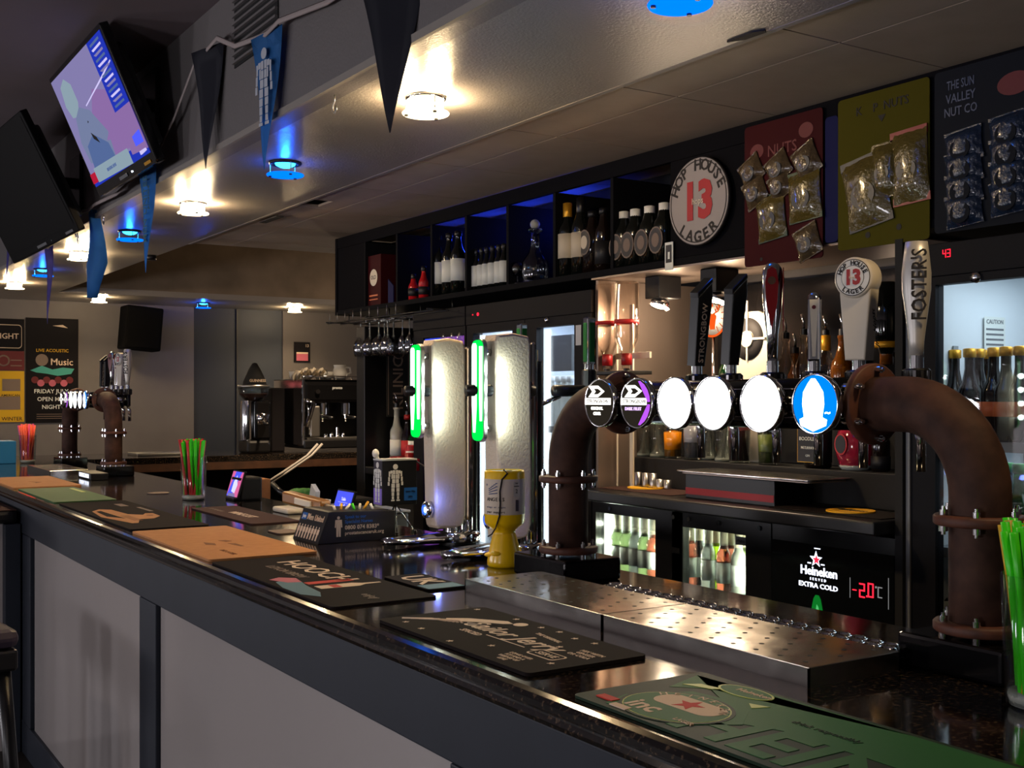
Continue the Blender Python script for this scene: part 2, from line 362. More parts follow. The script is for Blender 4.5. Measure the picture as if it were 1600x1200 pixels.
# ------------------------------------------------------------------ runners and mats on the bar
def runner(label, x0, x1, y0, y1, m, cat='bar runner', name='bar_runner', z=.004):
    t = thing(name, label, cat, ((x0 + x1) / 2, (y0 + y1) / 2, T), 0)
    b = MB(); b.prism(rrect(-(y1 - y0) / 2, (y1 - y0) / 2, -(x1 - x0) / 2, (x1 - x0) / 2, .012), z, m, FT(0, 0, .0005)); b.build('mat', t, True)
    return t, z + .0006
def UV(z): return lambda u, v, rz=0: FT(v, -u, z, rz)       # u: along the bar to the reader's right, v: away from the reader
# green lager runner, nearest
t, z = runner('green lager bar runner with red star badge, nearest on the granite', .947, 1.19, .43, 1.316, 'printgreen2'); K = UV(z); b = MB()
b.prism([(-.43, .10), (-.40, .02), (-.36, .06), (-.30, .112), (-.05, .112), (.43, .112), (.43, .0), (.15, -.005), (-.15, -.005), (-.21, -.03), (-.26, -.02), (-.30, .03)], .0004, 'printgreen', K(0, 0))
b.prism([(-.36, .03), (-.30, .04), (-.24, .02), (-.2, -.03), (-.24, -.09), (-.30, -.11), (-.38, -.11), (-.40, -.06)], .0006, 'printgreen', K(0, 0))
for r, m, dz in ((.088, 'printgreen2', .0010), (.082, 'printlime', .0012), (.080, 'printgreen', .0014)): b.prism(circ(r, 32, -.31, -.045, .80), dz, m, K(0, 0))
b.prism(rrect(-.365, -.245, -.050, .0, .022), .0018, 'print', K(0, 0)); b.prism(star(.024, -.305, -.026), .0021, 'printred', K(0, 0))
for k, ch in enumerate('HEINEKEN'): q = PI * (.83 - .095 * k); b.text(ch, .018, 'print', K(-.31 + .070 * math.cos(q), -.045 + .058 * math.sin(q), q - PI / 2), .0018)
b.text('inc', .05, 'print', K(-.335, -.078), .0018, bold=.03); b.prism(rect(-.415, -.38, -.10, -.085), .0018, 'printred', K(0, 0)); b.prism(rect(-.37, -.335, -.112, -.100), .0018, 'print', K(0, 0)); b.text('LAGER', .012, 'print', K(-.25, -.085), .0018)
b.text('HEINEKEN', .14, 'printgreen', K(.08, -.062), .0006, sx=1.05, bold=.03)
b.prism(circ(.05, 24, -.315, .088, .48), .0012, 'printlime', K(0, 0)); b.prism(circ(.046, 24, -.315, .088, .46), .0014, 'printgreen', K(0, 0)); b.text('Heineken', .017, 'print', K(-.30, .090), .0018)
b.prism([(-.40, .045), (-.355, .06), (-.345, .075), (-.385, .068)], .0010, 'printlime', K(0, 0)); b.prism([(-.27, .05), (-.25, .035), (-.24, .06)], .001, 'printlime', K(0, 0)); b.text('drink responsibly', .016, 'printgreen2', K(-.12, .035), .001)
b.build('print', t, True)
# sailor rum runner
t, z = runner('black rum bar runner with cream lettering and stars, beside the steel drip trays', .957, 1.19, 1.443, 1.952, 'rubberblack', z=.006); K = UV(z); b = MB()
b.text('Sailor Jerry', .062, 'print', K(.01, .012), .0004, shear=.3); b.text('SPICED', .020, 'print', K(-.055, -.032)); b.text('THE ORIGINAL', .013, 'print', K(.06, .055, -.12)); b.prism(rect(-.02, .10, -.022, -.020), .0005, 'print', K(0, 0))
for x, y in ((-.2, -.085), (-.13, -.09), (-.11, .10), (-.02, .095), (.03, .10), (.09, .09), (.13, .03), (.06, -.06), (-.01, -.1), (-.235, .09), (.22, -.05), (.14, .095)): b.prism(star(.007, x, y), .0005, 'print', K(0, 0))
for k in range(5): b.tube([K(0, 0) @ Vector((-.235 + .012 * k, -.075 + .012 * k, 0)), K(0, 0) @ Vector((-.20 + .012 * k, -.03 + .008 * k, 0)), K(0, 0) @ Vector((-.165 + .008 * k, -.02 + .004 * k, 0))], .0022, 'print', 6)
b.prism([(-.19, -.005), (-.165, .03), (-.13, .055), (-.10, .075), (-.075, .07), (-.085, .055), (-.12, .03), (-.15, .0), (-.17, -.02)], .0005, 'print', K(0, 0)); b.prism([(-.14, .01), (-.10, .02), (-.07, .05), (-.09, .03), (-.11, -.005)], .0005, 'printdim', K(0, 0)); b.prism(circ(.014, 14, -.062, .078), .0005, 'print', K(0, 0))
b.prism(rrect(.13, .205, -.04, -.005, .008), .0004, 'print', K(0, 0)); b.prism(rrect(.133, .202, -.037, -.008, .007), .0006, 'rubberblack', K(0, 0)); b.text('SERVE', .02, 'print', K(.168, -.023), .0008)
for k, s in enumerate(('MIX WITH', 'GINGER', 'OR COLA')): b.text(s, .013, 'print', K(.20, .045 - .014 * k))
for k, s in enumerate(('LONG OVER', 'ICE AND A', 'WEDGE OF', 'LIME')): b.text(s, .011, 'print', K(.15, -.06 - .012 * k, 0))
b.build('print', t, True)
# hooch runner
t, z = runner('dark bar runner with bold cream lettering, a teal patch and a bottle drawing', .94, 1.18, 2.12, 2.87, 'rubberblack'); K = UV(z); b = MB()
b.text('HOOCH', .085, 'print', K(-.10, .045), .0005, sx=1.15); b.text('LEMON BREW', .035, 'printdim', K(-.12, -.02)); b.prism(rect(.06, .09, -.05, .06), .0005, 'printred', K(0, 0))
b.prism([(.12, -.05), (.16, -.05), (.165, .04), (.15, .06), (.148, .10), (.138, .10), (.135, .06), (.12, .04)], .0005, 'print', K(0, 0)); b.prism(rect(.125, .16, -.02, .0), .0008, 'printred', K(0, 0))
b.prism([(.02, -.1), (.10, -.115), (.2, -.115), (.25, -.09), (.2, -.07), (.1, -.06), (.05, -.05), (.0, -.07)], .0004, 'printteal', K(0, 0)); b.prism([(-.02, -.10), (.04, -.08), (.05, -.05), (-.01, -.04), (-.04, -.07)], .0006, 'posterpink', K(0, 0)); b.text('enjoy', .03, 'printdim', K(.30, .0))
b.build('print', t, True)
# tan runners
t, z = runner('tan kraft bar runner with faint dark print, nearer of the two', .945, 1.245, 2.90, 3.65, 'kraft', z=.006); K = UV(z); b = MB()
b.prism([(.02, -.05), (.06, -.03), (.10, -.04), (.07, -.06)], .0004, 'kraftprint', K(0, 0)); b.prism([(.08, .0), (.16, .01), (.16, .02), (.09, .02)], .0004, 'kraftprint', K(0, 0)); b.prism([(.0, .0), (.04, .01), (.03, .03), (.0, .02)], .0004, 'kraftprint', K(0, 0)); b.text('BAR & GRILL', .02, 'kraftprint', K(.26, -.06)); b.build('print', t, True)
t, z = runner('tan kraft bar runner further along the bar near the far drip tray', .945, 1.25, 5.72, 6.5, 'kraft', z=.006); b = MB(); b.prism([(.02, -.02), (.08, .0), (.14, -.01), (.08, .03)], .0004, 'kraftprint', UV(z)(0, 0)); b.build('print', t, True)
# dark runner with the tan shape
t, z = runner('black bar runner printed with a golden carved wood shape', .96, 1.215, 3.72, 4.80, 'rubberblack'); K = UV(z); b = MB()
b.prism([(-.12, -.095), (.10, -.115), (.36, -.075), (.36, -.055), (.24, -.02), (.24, .03), (.17, .07), (.06, .075), (.05, .05), (.10, .03), (.05, -.01), (-.15, -.02), (-.19, -.055)], .0006, 'kraft', K(0, 0)); b.prism([(-.10, -.085), (.10, -.095), (.20, -.055), (.12, -.06), (-.12, -.065)], .0008, 'rubberblack', K(0, 0)); b.prism(circ(.02, 16, .13, .045, .6), .0008, 'kraftprint', K(0, 0))
for k in range(9): b.prism(rect(.10 + .022 * k, .108 + .022 * k, -.05, -.02), .0009, 'kraftprint', K(0, 0))
b.prism(rect(-.38, -.27, .045, .075), .0005, 'printdim', K(0, 0)); b.prism(rect(-.2, -.02, .085, .1), .0005, 'printdim', K(0, 0)); b.build('print', t, True)
t, z = runner('green bar runner behind the black one, showing past the far tan runner', .955, 1.2, 4.86, 5.66, 'greenmat'); b = MB(); b.prism(rect(-.30, -.05, .08, .10), .0005, 'printlime', UV(z)(0, 0)); b.build('print', t, True)
t, z = runner('brown bar mat with small cream lettering lying beside the card screens', 1.34, 1.515, 3.67, 4.33, 'rubberbrown'); b = MB(); b.text('WINE LIST', .05, 'print', UV(z)(.02, -.01)); b.text('BY THE GLASS', .022, 'printdim', UV(z)(-.2, -.03)); b.build('print', t, True)
t, z = runner('small dark bar mat with white letters and a teal end by the font foot', 1.20, 1.30, 2.20, 2.42, 'rubberblack'); b = MB(); b.text('UK', .09, 'print', UV(z)(-.02, .0)); b.prism(rect(.05, .105, -.045, .045), .0005, 'printteal', UV(z)(0, 0)); b.build('print', t, True)
p = at(247, 771, Z=T); b = MB(); b.cyl(.047, 0, .003, 'printdim', seg=28); tag(b.build('beer_mat', loc=None), 'round pale beer mat lying alone behind the straw glass', 'beer mat').location = (p.x, p.y, T + .0005)
p = at(445, 832, Z=T); tag(MB().prism(rrect(-.05, .05, -.04, .04, .01), .004, 'printdim', FT(0, 0, 0)).build('beer_mat'), 'square grey beer mat next to the charity caddy', 'beer mat').location = (p.x, p.y, T + .0005)
# ------------------------------------------------------------------ rusty pipe beer font
PX, PR = 1.57, .046
YA, YB, ZP = 1.105, 2.196, 1.54          # the two uprights and the height of the cross pipe
font = thing('beer_font', 'rusty pipe beer font with six round lit badges, nearest on the bar', 'beer font', (PX, (YA + YB) / 2, T))
def elbow(y, s):
    """upright, quarter bend and short horizontal stub; s = direction along the bar"""
    r = .14
    pts = [(PX, y, 1.19), (PX, y, 1.28), (PX, y, 1.36), (PX, y, ZP - r)]
    pts += [(PX, y + s * r * (1 - math.cos(a)), ZP - r + r * math.sin(a)) for a in [PI / 2 * k / 12 for k in range(1, 13)]]
    return pts + [(PX, y + s * (r + .07), ZP)]
def flange(M, name='flange'):
    b = MB(); b.lathe([(PR - .004, -.008), (.066, -.008), (.069, -.005), (.069, .005), (.066, .008), (PR - .004, .008)], 'rustflange', M, 32)
    f = b.build(name, font)
    for k in range(6):
        a = PI / 6 + k * PI / 3; m = M @ TR(.058 * math.cos(a), .058 * math.sin(a), 0)
        MB().cyl(.0065, -.017, .017, 'chrome', m, 6).cyl(.0035, -.022, .022, 'chrome', m, 8).build('bolt', f)
for y, s in ((YA, 1), (YB, -1)):
    MB().tube(elbow(y, s), PR, 'rust', 28).build('pipe', font)
    flange(TR(PX, y, 1.198)); flange(TR(PX, y, 1.362)); flange(frame((PX, y + s * .205, ZP), (1, 0, 0), (0, 0, 1)))
    MB().box(1.50, 1.66, y - .085, y + .13 if s < 0 else y + .10, T, T + .052, 'blackgloss', .006).build('plinth', font)
b = MB(); M = frame((PX, (YA + YB) / 2, ZP), (1, 0, 0), (0, 0, 1)); hl = (YB - YA) / 2 - .20
b.lathe([(.0, -hl), (.046, -hl), (.046, hl), (0, hl)], 'blackgloss', M, 28)
for a in (-.55, .0, .6): b.tube([M @ Vector((-.0462 * math.cos(a), .0462 * math.sin(a), -hl)), M @ Vector((-.0462 * math.cos(a), .0462 * math.sin(a), hl))], .0016, 'chrome', 6)
b.build('manifold', font)
BY = [at(px, 632, X=1.49).y for px in (945, 1003, 1062, 1122, 1197, 1282)]
for i, y in enumerate(BY):
    z = ZP + .0; M = FX(1.478, y, z)
    b = MB(); b.lathe([(.0, -.012), (.050, -.012), (.0515, -.008), (.0515, .002), (.0500, .004), (.0485, .002)], 'chrome', M, 36); b.lathe([(.024, -.06), (.024, -.012)], 'blackgloss', M, 20)
    bd = b.build('badge', font)
    b = MB(); b.lathe([(.0485, .0015), (.035, .004), (.02, .0055), (0, .006)], ('lensdark', 'lensdark', 'lens', 'lens', 'lens', 'lensblue')[i], M, 36); lens = b.build('lens', bd)
    b = MB(); K = M @ TR(0, 0, .0055)
    if i < 2:
        b.prism([(-.034, .012), (.0, .012), (.022, .024), (.0, .036), (-.034, .036), (-.02, .024)], .0008, 'lenstext', K); b.prism([(-.014, .018), (.0, .018), (.012, .024), (.0, .030), (-.014, .030), (-.007, .024)], .0014, 'lensdark', K)
        b.prism(rect(-.046, .043 if i == 0 else .036, -.004, .010), .0008, 'lenstext', K); b.text('STRONGBOW', .011, 'lensdark', K @ TR(-.002, .003, .001), .0005, sx=1.05)
    if i == 0: b.text('ORIGINAL', .009, 'lenstext', K @ TR(-.004, -.012, .0004)); b.text('CIDER', .009, 'lenstext', K @ TR(-.004, -.023, .0004))
    if i == 1:
        b.text('DARK FRUIT', .0095, 'lenslav', K @ TR(-.006, -.012, .0006))
        for sg in (-1, 1): b.prism([(.040, .002 * sg), (.010, .044 * sg), (.017, .0445 * sg)] + [(.047 * math.cos(a), .047 * sg * math.sin(a)) for a in (1.2, .9, .6, .3, .06)], .0008, 'lenspurple', K)

    if i == 5: b.prism([(-.028, -.036), (0, -.046), (.028, -.036), (.030, -.026), (.020, -.022), (.024, .0), (.022, .02), (.012, .034), (.004, .043), (-.004, .043), (-.012, .034), (-.022, .02), (-.024, .0), (-.020, -.022), (-.030, -.026)], .0008, 'lens', K); b.text('~', .02, 'ledwhite', K @ TR(.032, -.014, .001))
    if i != 2 and i != 3 and i != 4: b.build('badge_print', lens)
    else: b.bm.free()
# taps behind the cross pipe, with their six different handles
TX = 1.70
def tap(y, name, pl, build):
    b = MB(); b.tube([(PX + .04, y, ZP), (TX, y, ZP)], .014, 'chrome', 12); b.cyl(.017, ZP - .035, ZP + .03, 'blackgloss', TR(TX, y, 0), 18); b.tube([(TX, y, ZP - .03), (TX + .012, y, ZP - .06), (TX + .012, y, ZP - .12)], .009, 'chrome', 10)
    b.cyl(.024, ZP + .028, ZP + .062, 'black', TR(TX, y, 0), 20, .003)
    for k in range(12): b.box(-.0025, .0025, .0225, .0255, ZP + .032, ZP + .058, 'darkgrey' if k % 2 else 'chrome', 0, TR(TX, y, 0) @ RZ(k * PI / 6))
    t = b.build('tap', font)
    b = MB(); b.cyl(.012, ZP + .06, ZP + .085, 'chrome', TR(TX, y, 0), 16)
    build(b, TR(TX, y, ZP + .08)); h = b.build('tap_handle', t); h['label'] = pl; return h
def loft(b, secs, m, M, seg=20):
    """stacked elliptical sections (z, half depth x, half width y, dx)"""
    t = bmesh.new(); rings = [[t.verts.new((s[3] + s[1] * math.cos(2 * PI * i / seg), s[2] * math.sin(2 * PI * i / seg), s[0])) for i in range(seg)] for s in secs]
    for a, c in zip(rings, rings[1:]):
        for i in range(seg): t.faces.new((a[i], a[(i + 1) % seg], c[(i + 1) % seg], c[i]))
    t.faces.new(rings[0][::-1]); t.faces.new(rings[-1]); bmesh.ops.recalc_face_normals(t, faces=t.faces[:])
    return b._take(t, m, True, M)
def h_blade(b, M, words=True):
    Z = M @ Matrix.Rotation(.10, 4, 'X')
    b.prism([(-.017, 0), (.012, 0), (.022, .150), (.018, .185), (-.020, .150)], .026, 'black', Z @ frame((0, .013, 0), (1, 0, 0), (0, 0, 1)), .003); b.prism([(-.0205, .147), (.019, .183), (.016, .192), (-.022, .158)], .027, 'blackgloss', Z @ frame((0, .0135, 0), (1, 0, 0), (0, 0, 1)), .002)
    if words: b.text('STRONGBOW', .020, 'print', Z @ frame((0, -.0135, .072), (.02, 0, 1), (-1, 0, 0)), .0006)
def h_plain(b, M): h_blade(b, M, False)
def h_red(b, M):
    M = M @ RZ(.72)
    loft(b, [(0, .010, .010, 0), (.06, .012, .012, 0), (.12, .020, .019, 0), (.17, .022, .021, 0), (.19, .020, .019, 0), (.2, .013, .012, 0), (.203, .004, .004, 0)], 'chrome', M)
    for F in (M @ FX(-.0215, 0, 0), M @ FY(0, -.0205, 0)): b.prism([(0, .065), (.011, .12), (.0135, .16), (.009, .187), (0, .193), (-.009, .187), (-.0135, .16), (-.011, .12)], .002, 'burgundy', F, .001); b.prism(circ(.008, 14, 0, .165), .0028, 'rust', F)
def h_slim(b, M):
    M = M @ RZ(.72)
    b.box(-.013, .013, -.012, .012, 0, .125, 'chrome', .005, M); b.lathe([(.013, 0), (.012, .006), (.006, .012), (0, .013)], 'chrome', M @ TR(0, 0, .122), 18)
    for F in (M @ FX(-.0135, 0, 0), M @ FY(0, -.0125, 0)): b.prism([(-.003, .01), (.003, .01), (.008, .12), (-.008, .12)], .0012, 'offwhite', F); b.prism(circ(.004, 10, 0, .105), .0018, 'posterred', F)
def h_hop(b, M):
    M = M @ RZ(.24)
    b.prism([(-.020, 0), (.020, 0), (.031, .13), (.034, .15), (-.034, .15), (-.031, .13)], .034, 'offwhite', M @ FX(.017, 0, 0), .003)
    F = M @ FX(-.0165, 0, .152); b.lathe([(0, -.034), (.036, -.034), (.038, -.031), (.038, .004), (.036, .007), (0, .007)], 'offwhite', F, 36); b.cyl(.034, .0068, .0074, 'ink', F, 36); b.cyl(.0325, .007, .0078, 'white', F, 36); b.cyl(.0225, .0072, .0082, 'ink', F, 36); b.cyl(.0215, .0074, .0086, 'white', F, 36)
    hop_print(b, F @ TR(0, 0, .0085), .0325)
    b.text("Jnr Hopson", .018, 'ink', M @ frame((0, -.0315, .065), (0, .13, 1), (-1, 0, 0)), .0004, shear=.35)
def hop_print(b, F, r):
    for s, a0, a1, sg in (('HOP HOUSE', 2.75, .4, 1), ('LAGER', -2.25, -.9, -1)):
        for k, ch in enumerate(s):
            if ch == ' ': continue
            a = a0 + (a1 - a0) * k / (len(s) - 1); q = r * .82
            b.text(ch, r * .36, 'ink', F @ TR(q * math.cos(a), q * math.sin(a), 0) @ RZ(a - PI / 2 if sg > 0 else a + PI / 2), .0004, bold=.03)
    b.text('13', r * 1.15, 'hopred', F @ TR(0, -.02 * r, .0006), .0005, sx=.9, bold=.06); b.text('hops', r * .2, 'offwhite', F @ TR(0, 0, .0014), .0004)
def h_fost(b, M):
    M = M @ RZ(-.85)
    loft(b, [(0, .012, .011, 0), (.03, .013, .012, 0), (.07, .018, .017, 0), (.12, .0245, .0235, 0), (.15, .025, .024, 0), (.18, .022, .021, 0), (.205, .019, .018, 0), (.206, .012, .012, 0)], 'silver', M, 28)
    b.text("FOSTER'S", .036, 'ink', M @ frame((.004, -.0245, .128), (0, -.06, 1), (-1, 0, 0)), .0012, sx=.85)
hh = [('black blade tap handle with cream lettering', h_blade), ('plain black blade tap handle', h_plain), ('chrome tap handle with burgundy inset', h_red), ('slim chrome tap handle', h_slim), ('white tap handle with a round 13 badge on top', h_hop), ('silver bottle-shaped tap handle with upright black lettering', h_fost)]
for px, (pl, f) in zip((1089, 1142, 1207, 1272, 1342, 1432), hh): tap(at(px, 600, X=TX).y, 'tap', pl, f)
far = dup(font, (PX, (YA + YB) / 2 + 5.33, T), label='rusty pipe beer font at the far end of the bar')
sp = tag(MB().box(-.045, .045, -.14, .14, 0, .035, 'black', .004).text('COMING SOON', .03, 'signwhite', FX(-.0455, 0, .018), .0006).build('light_box'), 'small lit sign strip under the far rusty beer font', 'sign'); sp.location = (1.42, 6.25, T)
# ------------------------------------------------------------------ steel drip trays and grille
def tray(name, y0, y1, label):
    b = MB(); x0, x1 = 1.266, 1.467; z = T + .029
    b.box(x0, x1, y0, y1, z - .0025, z, 'steel', .0012); b.box(x0, x0 + .003, y0, y1, T, z - .001, 'steel'); b.box(x1 - .003, x1, y0, y1, T, z - .001, 'steel'); b.box(x0, x1, y0, y0 + .003, T, z - .001, 'steel'); b.box(x0, x1, y1 - .003, y1, T, z - .001, 'steel')
    t = b.build(name, loc=((x0 + x1) / 2, (y0 + y1) / 2, T)); tag(t, label, 'drip tray', 'steel drip trays')
    b = MB(); n = 9
    for i in range(n):
        for j in range(5):
            x = x0 + .025 + .0375 * j; y = y0 + .03 + (y1 - y0 - .06) * (i + .5 * (j % 2)) / (n - .5)
            b.lathe([(0, 0), (.0042, 0)], 'blackmatt', TR(x, y, z + .0003), 10)
    b.build('drain_hole', t); return t
tray('drip_tray', 1.172, 1.664, 'perforated steel drip tray, nearer of the pair')
tray('drip_tray', 1.667, 2.155, 'perforated steel drip tray, further of the pair')
tray('drip_tray', 6.55, 7.2, 'steel drip tray in front of the far beer font')
b = MB()
for i in range(23):
    for j in range(2):
        x = 1.488 + .026 * j; y = 1.215 + .0325 * (i + .5 * j)
        b.lathe([(.0085, 0), (.0125, .0), (.0150, .012), (.0135, .014), (.011, .012), (.0085, 0)], 'chrome', TR(x, y, T + .012), 14)
b.box(1.473, 1.53, 1.19, 1.975, T, T + .012, 'black')
tag(b.build('drip_grille', loc=(1.5, 1.58, T)), 'narrow chrome ring grille behind the steel drip trays', 'drip grille')
# ------------------------------------------------------------------ the two frosted lager fonts
def lager_font(x, y, label):
    f = thing('lager_font', label, 'beer font', (x, y, T), 0, 'frosted lager fonts')
    b = MB()                                              # frosted blade, wider towards the top, rounded foot
    out = [(-.050, .075), (-.046, .055), (-.038, .047), (.035, .045), (.052, .055), (.062, .085), (.064, .2), (.062, .40), (.060, .565), (.052, .585), (.0, .592), (-.056, .586), (-.062, .57), (-.060, .4), (-.054, .2)]
    out = [(u * (.92 if u > 0 else .88), v) for u, v in out]; b.prism(out, .062, 'frost', frame((0, .031, 0), (1, 0, 0), (0, 0, 1)), .008); b.build('frosted_column', f, True)
    MB().cyl(.0165, .03, .55, 'chrome', TR(.078, 0, 0), 20).box(.063, .080, -.022, .022, .06, .57, 'chrome', .006).cyl(.013, .03, .52, 'black', TR(.096, 0, 0), 14).build('spine', f, True)
    b = MB(); b.lathe([(0, .006), (.064, .006), (.066, .010), (.066, .028), (.060, .034), (0, .034)], 'chrome', TR(.045, 0, 0), 36)
    loft(b, [(-.02, .010, .018, 0), (.02, .012, .034, 0), (.08, .013, .040, 0), (.15, .016, .046, 0), (.22, .016, .05, 0)], 'chrome', frame((-.175, 0, .017), (0, 0, 1), (0, 1, 0)) @ Matrix.Diagonal((1, 1, -1, 1)), 20)
    b.cyl(.03, .034, .055, 'chrome', TR(.03, 0, 0), 20); b.cyl(.055, 0, .007, 'black', TR(.045, 0, 0), 28); b.build('foot', f, True)
    b = MB(); F = FX(-.088, 0, 0); b.prism(rrect(-.021, .021, .305, .575, .02), .012, 'brushed', F @ TR(0, 0, -.012), .003); b.tube([(-.075, 0, .34), (-.055, 0, .34)], .010, 'chrome', 12); b.tube([(-.075, 0, .54), (-.055, 0, .54)], .010, 'chrome', 12); ho = b.build('light_holder', f, True)
    b = MB(); b.prism(rrect(-.019, .019, .308, .572, .018), .014, 'greenglow', F, .006); b.prism([(-.011, .40), (-.004, .33), (.004, .33), (.011, .40), (.011, .555), (.006, .563), (-.006, .563), (-.011, .555)], .003, 'greencore', F @ TR(0, 0, .0135)); b.prism([(-.003, .36), (.003, .36), (.0045, .42), (.0045, .555), (-.0045, .555), (-.0045, .42)], .003, 'greencore', frame((-.095, -.0178, 0), (1, 0, 0), (0, 0, 1))); b.build('light_strip', ho, True)
    b = MB(); F = FX(-.056, 0, .10); b.lathe([(.016, -.008), (.024, -.008), (.024, .006), (.016, .010)], 'chrome', F, 24); b.lathe([(0, .004), (.016, .004)], 'led', F, 18); b.lathe([(0, .006), (.008, .006)], 'ledwhite', F, 14); b.build('sensor_light', f, True)
    b = MB(); loft(b, [(0, .026, .026, 0), (.04, .032, .030, 0), (.08, .026, .026, 0), (.10, .016, .016, 0), (.2, .015, .015, 0)], 'black', frame((.075, 0, .44), (0, -.15, 1), (0, 1, 0.15)), 16); b.tube([(.10, 0, .40), (.17, 0, .425)], .006, 'chrome', 8); b.cyl(.021, .41, .50, 'black', TR(.27, 0, 0), 16, .004); b.cyl(.016, .495, .515, 'chrome', TR(.27, 0, 0), 12); b.tube([(.15, 0, .44), (.27, 0, .44)], .016, 'black', 12); tp = b.build('tap', f, True)
    b = MB(); b.box(-.014, .014, -.013, .013, .51, .645, 'chrome', .005, TR(.27, 0, 0)); b.box(-.009, .009, -.0145, .0125, .52, .63, 'printgreen', .002, TR(.27, 0, 0)); b.box(-.0155, .012, -.009, .009, .52, .63, 'printgreen', .002, TR(.27, 0, 0)); b.build('tap_handle', tp, True)
    for dz in (.35, .40, .45, .50): lamp('POINT', (x - .052, y - .056, T + dz), .06, (235, 255, 245), .010)
    lamp('POINT', (x - .055, y - .060, T + .13), .05, (110, 130, 255), .01)
    return f
lager_font(1.64, 2.91, 'frosted white lager font with green light, behind the charity caddy side')
lager_font(1.65, 2.585, 'frosted white lager font with green light, next to the yellow charity tin')
p = at(750, 864, Z=T); t = thing('card_reader', 'small dark card reader lying between the frosted font and the yellow tin', 'card reader', (p.x, p.y, T), .3); MB().box(-.075, .075, -.035, .035, 0, .018, 'black', .006).build('case', t, True); MB().box(.02, .065, -.027, .027, .0181, .0188, 'midgrey').build('display', t, True); MB().box(-.06, .01, -.026, .026, .0181, .0195, 'darkgrey').build('keypad', t, True)
# ------------------------------------------------------------------ charity tin
t = thing('charity_tin', 'yellow charity collecting tin with white paper label and black cord', 'charity tin', (1.545, 2.435, T), 0)
b = MB(); b.lathe([(0, 0), (.040, 0), (.0435, .004), (.043, .015), (.036, .055), (.028, .082), (.027, .088), (.034, .096), (.046, .104), (.0505, .112), (.0505, .235), (.0485, .240), (.046, .2405), (.046, .237), (0, .237)], 'yellowtin', None, 40); b.ball(.02, (-.028, -.012, .035), 'yellowtin', 1, .8, .35); b.ball(.02, (-.03, .012, .03), 'yellowtin', 1, .8, .35); b.build('body', t, True)
b = MB(); b.lathe([(.0508, .132), (.0512, .133), (.0512, .219), (.0508, .220)], 'paperwhite', None, 48); lb = b.build('paper_label', t, True)
def onround(b, a, z, r=.0514): return frame((r * math.cos(a), r * math.sin(a), z), (-math.sin(a), math.cos(a), 0), (0, 0, 1))
b = MB(); va = math.atan2(-2.435, -1.545) % (2 * PI)
for k, ch in enumerate('ANGELS'): b.text(ch, .0125, 'ink', onround(b, va - .62 + .17 * k - .28, .170), .0003)
for k, ch in enumerate('your support'): b.text(ch, .0085, 'ink', onround(b, va - .95 + .085 * k, .139), .0003)
for k, ch in enumerate('wings or night'): b.text(ch, .006, 'inkblue', onround(b, va - .95 + .075 * k, .151), .0003)
for q in range(4):
    for k in range(5): a = va - .80 + .10 * k; b.prism([(-.003, -.0015), (.003, -.0005), (.003, .0016), (-.003, .0006)], .0003, 'inkblue', onround(b, a, .183 + .0045 * q + .0022 * k * (q * .4 + .3)))
b.text('+', .012, 'inkblue', onround(b, va - 1.0, .205), .0003)
b.prism(rect(-.010, .010, -.019, .019), .0002, 'offwhite', onround(b, va + .62, .195)); b.text('2', .014, 'ink', onround(b, va + .62, .190, .0517), .0003); b.text('Seal', .005, 'ink', onround(b, va + .62, .210, .0517), .0003); b.text('number', .005, 'ink', onround(b, va + .62, .203, .0517), .0003)
for k in range(4): b.prism(rect(-.0006, .0006, -.014, .014), .0003, 'ink', onround(b, va + .58 + .05 * k, .155))
b.build('print', lb, True)
b = MB(); b.box(-.02, .02, -.003, .003, .236, .2385, 'ink'); b.lathe([(0, .2372), (.045, .2372)], 'paperwhite', None, 30); b.build('top_seal', t, True)
b = MB(); pts = [(.0, -.0, .241), (-.025, -.036, .243)]; pts += [(.0535 * math.cos(va - .12 + w), .0535 * math.sin(va - .12 + w), z) for w, z in ((.25, .235), (0, .22), (-.1, .19), (-.08, .16), (-.12, .13), (-.3, .10), (-.5, .085), (-.75, .078))]; b.tube(pts, .0018, 'ink', 8); b.build('cord', t, True)
# ------------------------------------------------------------------ charity caddy, box on its stand
cx, cyy = 1.32, 3.08
t = thing('bar_caddy', 'black charity bar caddy printed with a row of small white men', 'caddy', (cx + .12, cyy + .09, T), 0)
b = MB(); b.prism([(0, 0), (.25, 0), (.25, .085), (.05, .092), (.035, .09)], .185, 'black', frame((cx, cyy + .185, T), (1, 0, 0), (0, 0, 1)), .002); bd = b.build('box', t)
b = MB(); sl = math.atan2(.035, .09); F = frame((cx - .0008, cyy + .0925, T), (0, -1, 0), (math.sin(sl), 0, math.cos(sl)))
b.prism(rect(-.08, -.045, .063, .084), .0005, 'charityblue', F); b.text('Join', .016, 'white', F @ TR(-.0625, .073, .0006)); b.text('Men', .026, 'print', F @ TR(-.018, .073, 0)); b.text('United', .026, 'print', F @ TR(.046, .073, 0), sx=.9)
for k in range(8): man(b, F @ TR(-.075 + .0205 * k, .008, 0), .042, 'print', .0005, True)
F = FY(cx, cyy - .0005, T); man(b, F @ TR(.065, .018, 0), .06, 'print', .0006, True)
b.text('Speak to our', .013, 'charityblue', F @ TR(.085, .074, 0), ax='LEFT'); b.text('Specialist Nurses', .013, 'charityblue', F @ TR(.085, .060, 0), ax='LEFT'); b.text('0800 074 8383*', .017, 'print', F @ TR(.085, .043, 0), ax='LEFT'); b.text('prostatecanceruk.org', .0145, 'print', F @ TR(.085, .027, 0), ax='LEFT'); b.build('print', bd)
b = MB(); b.box(cx + .06, cx + .235, cyy + .02, cyy + .165, T + .083, T + .088, 'blackmatt')
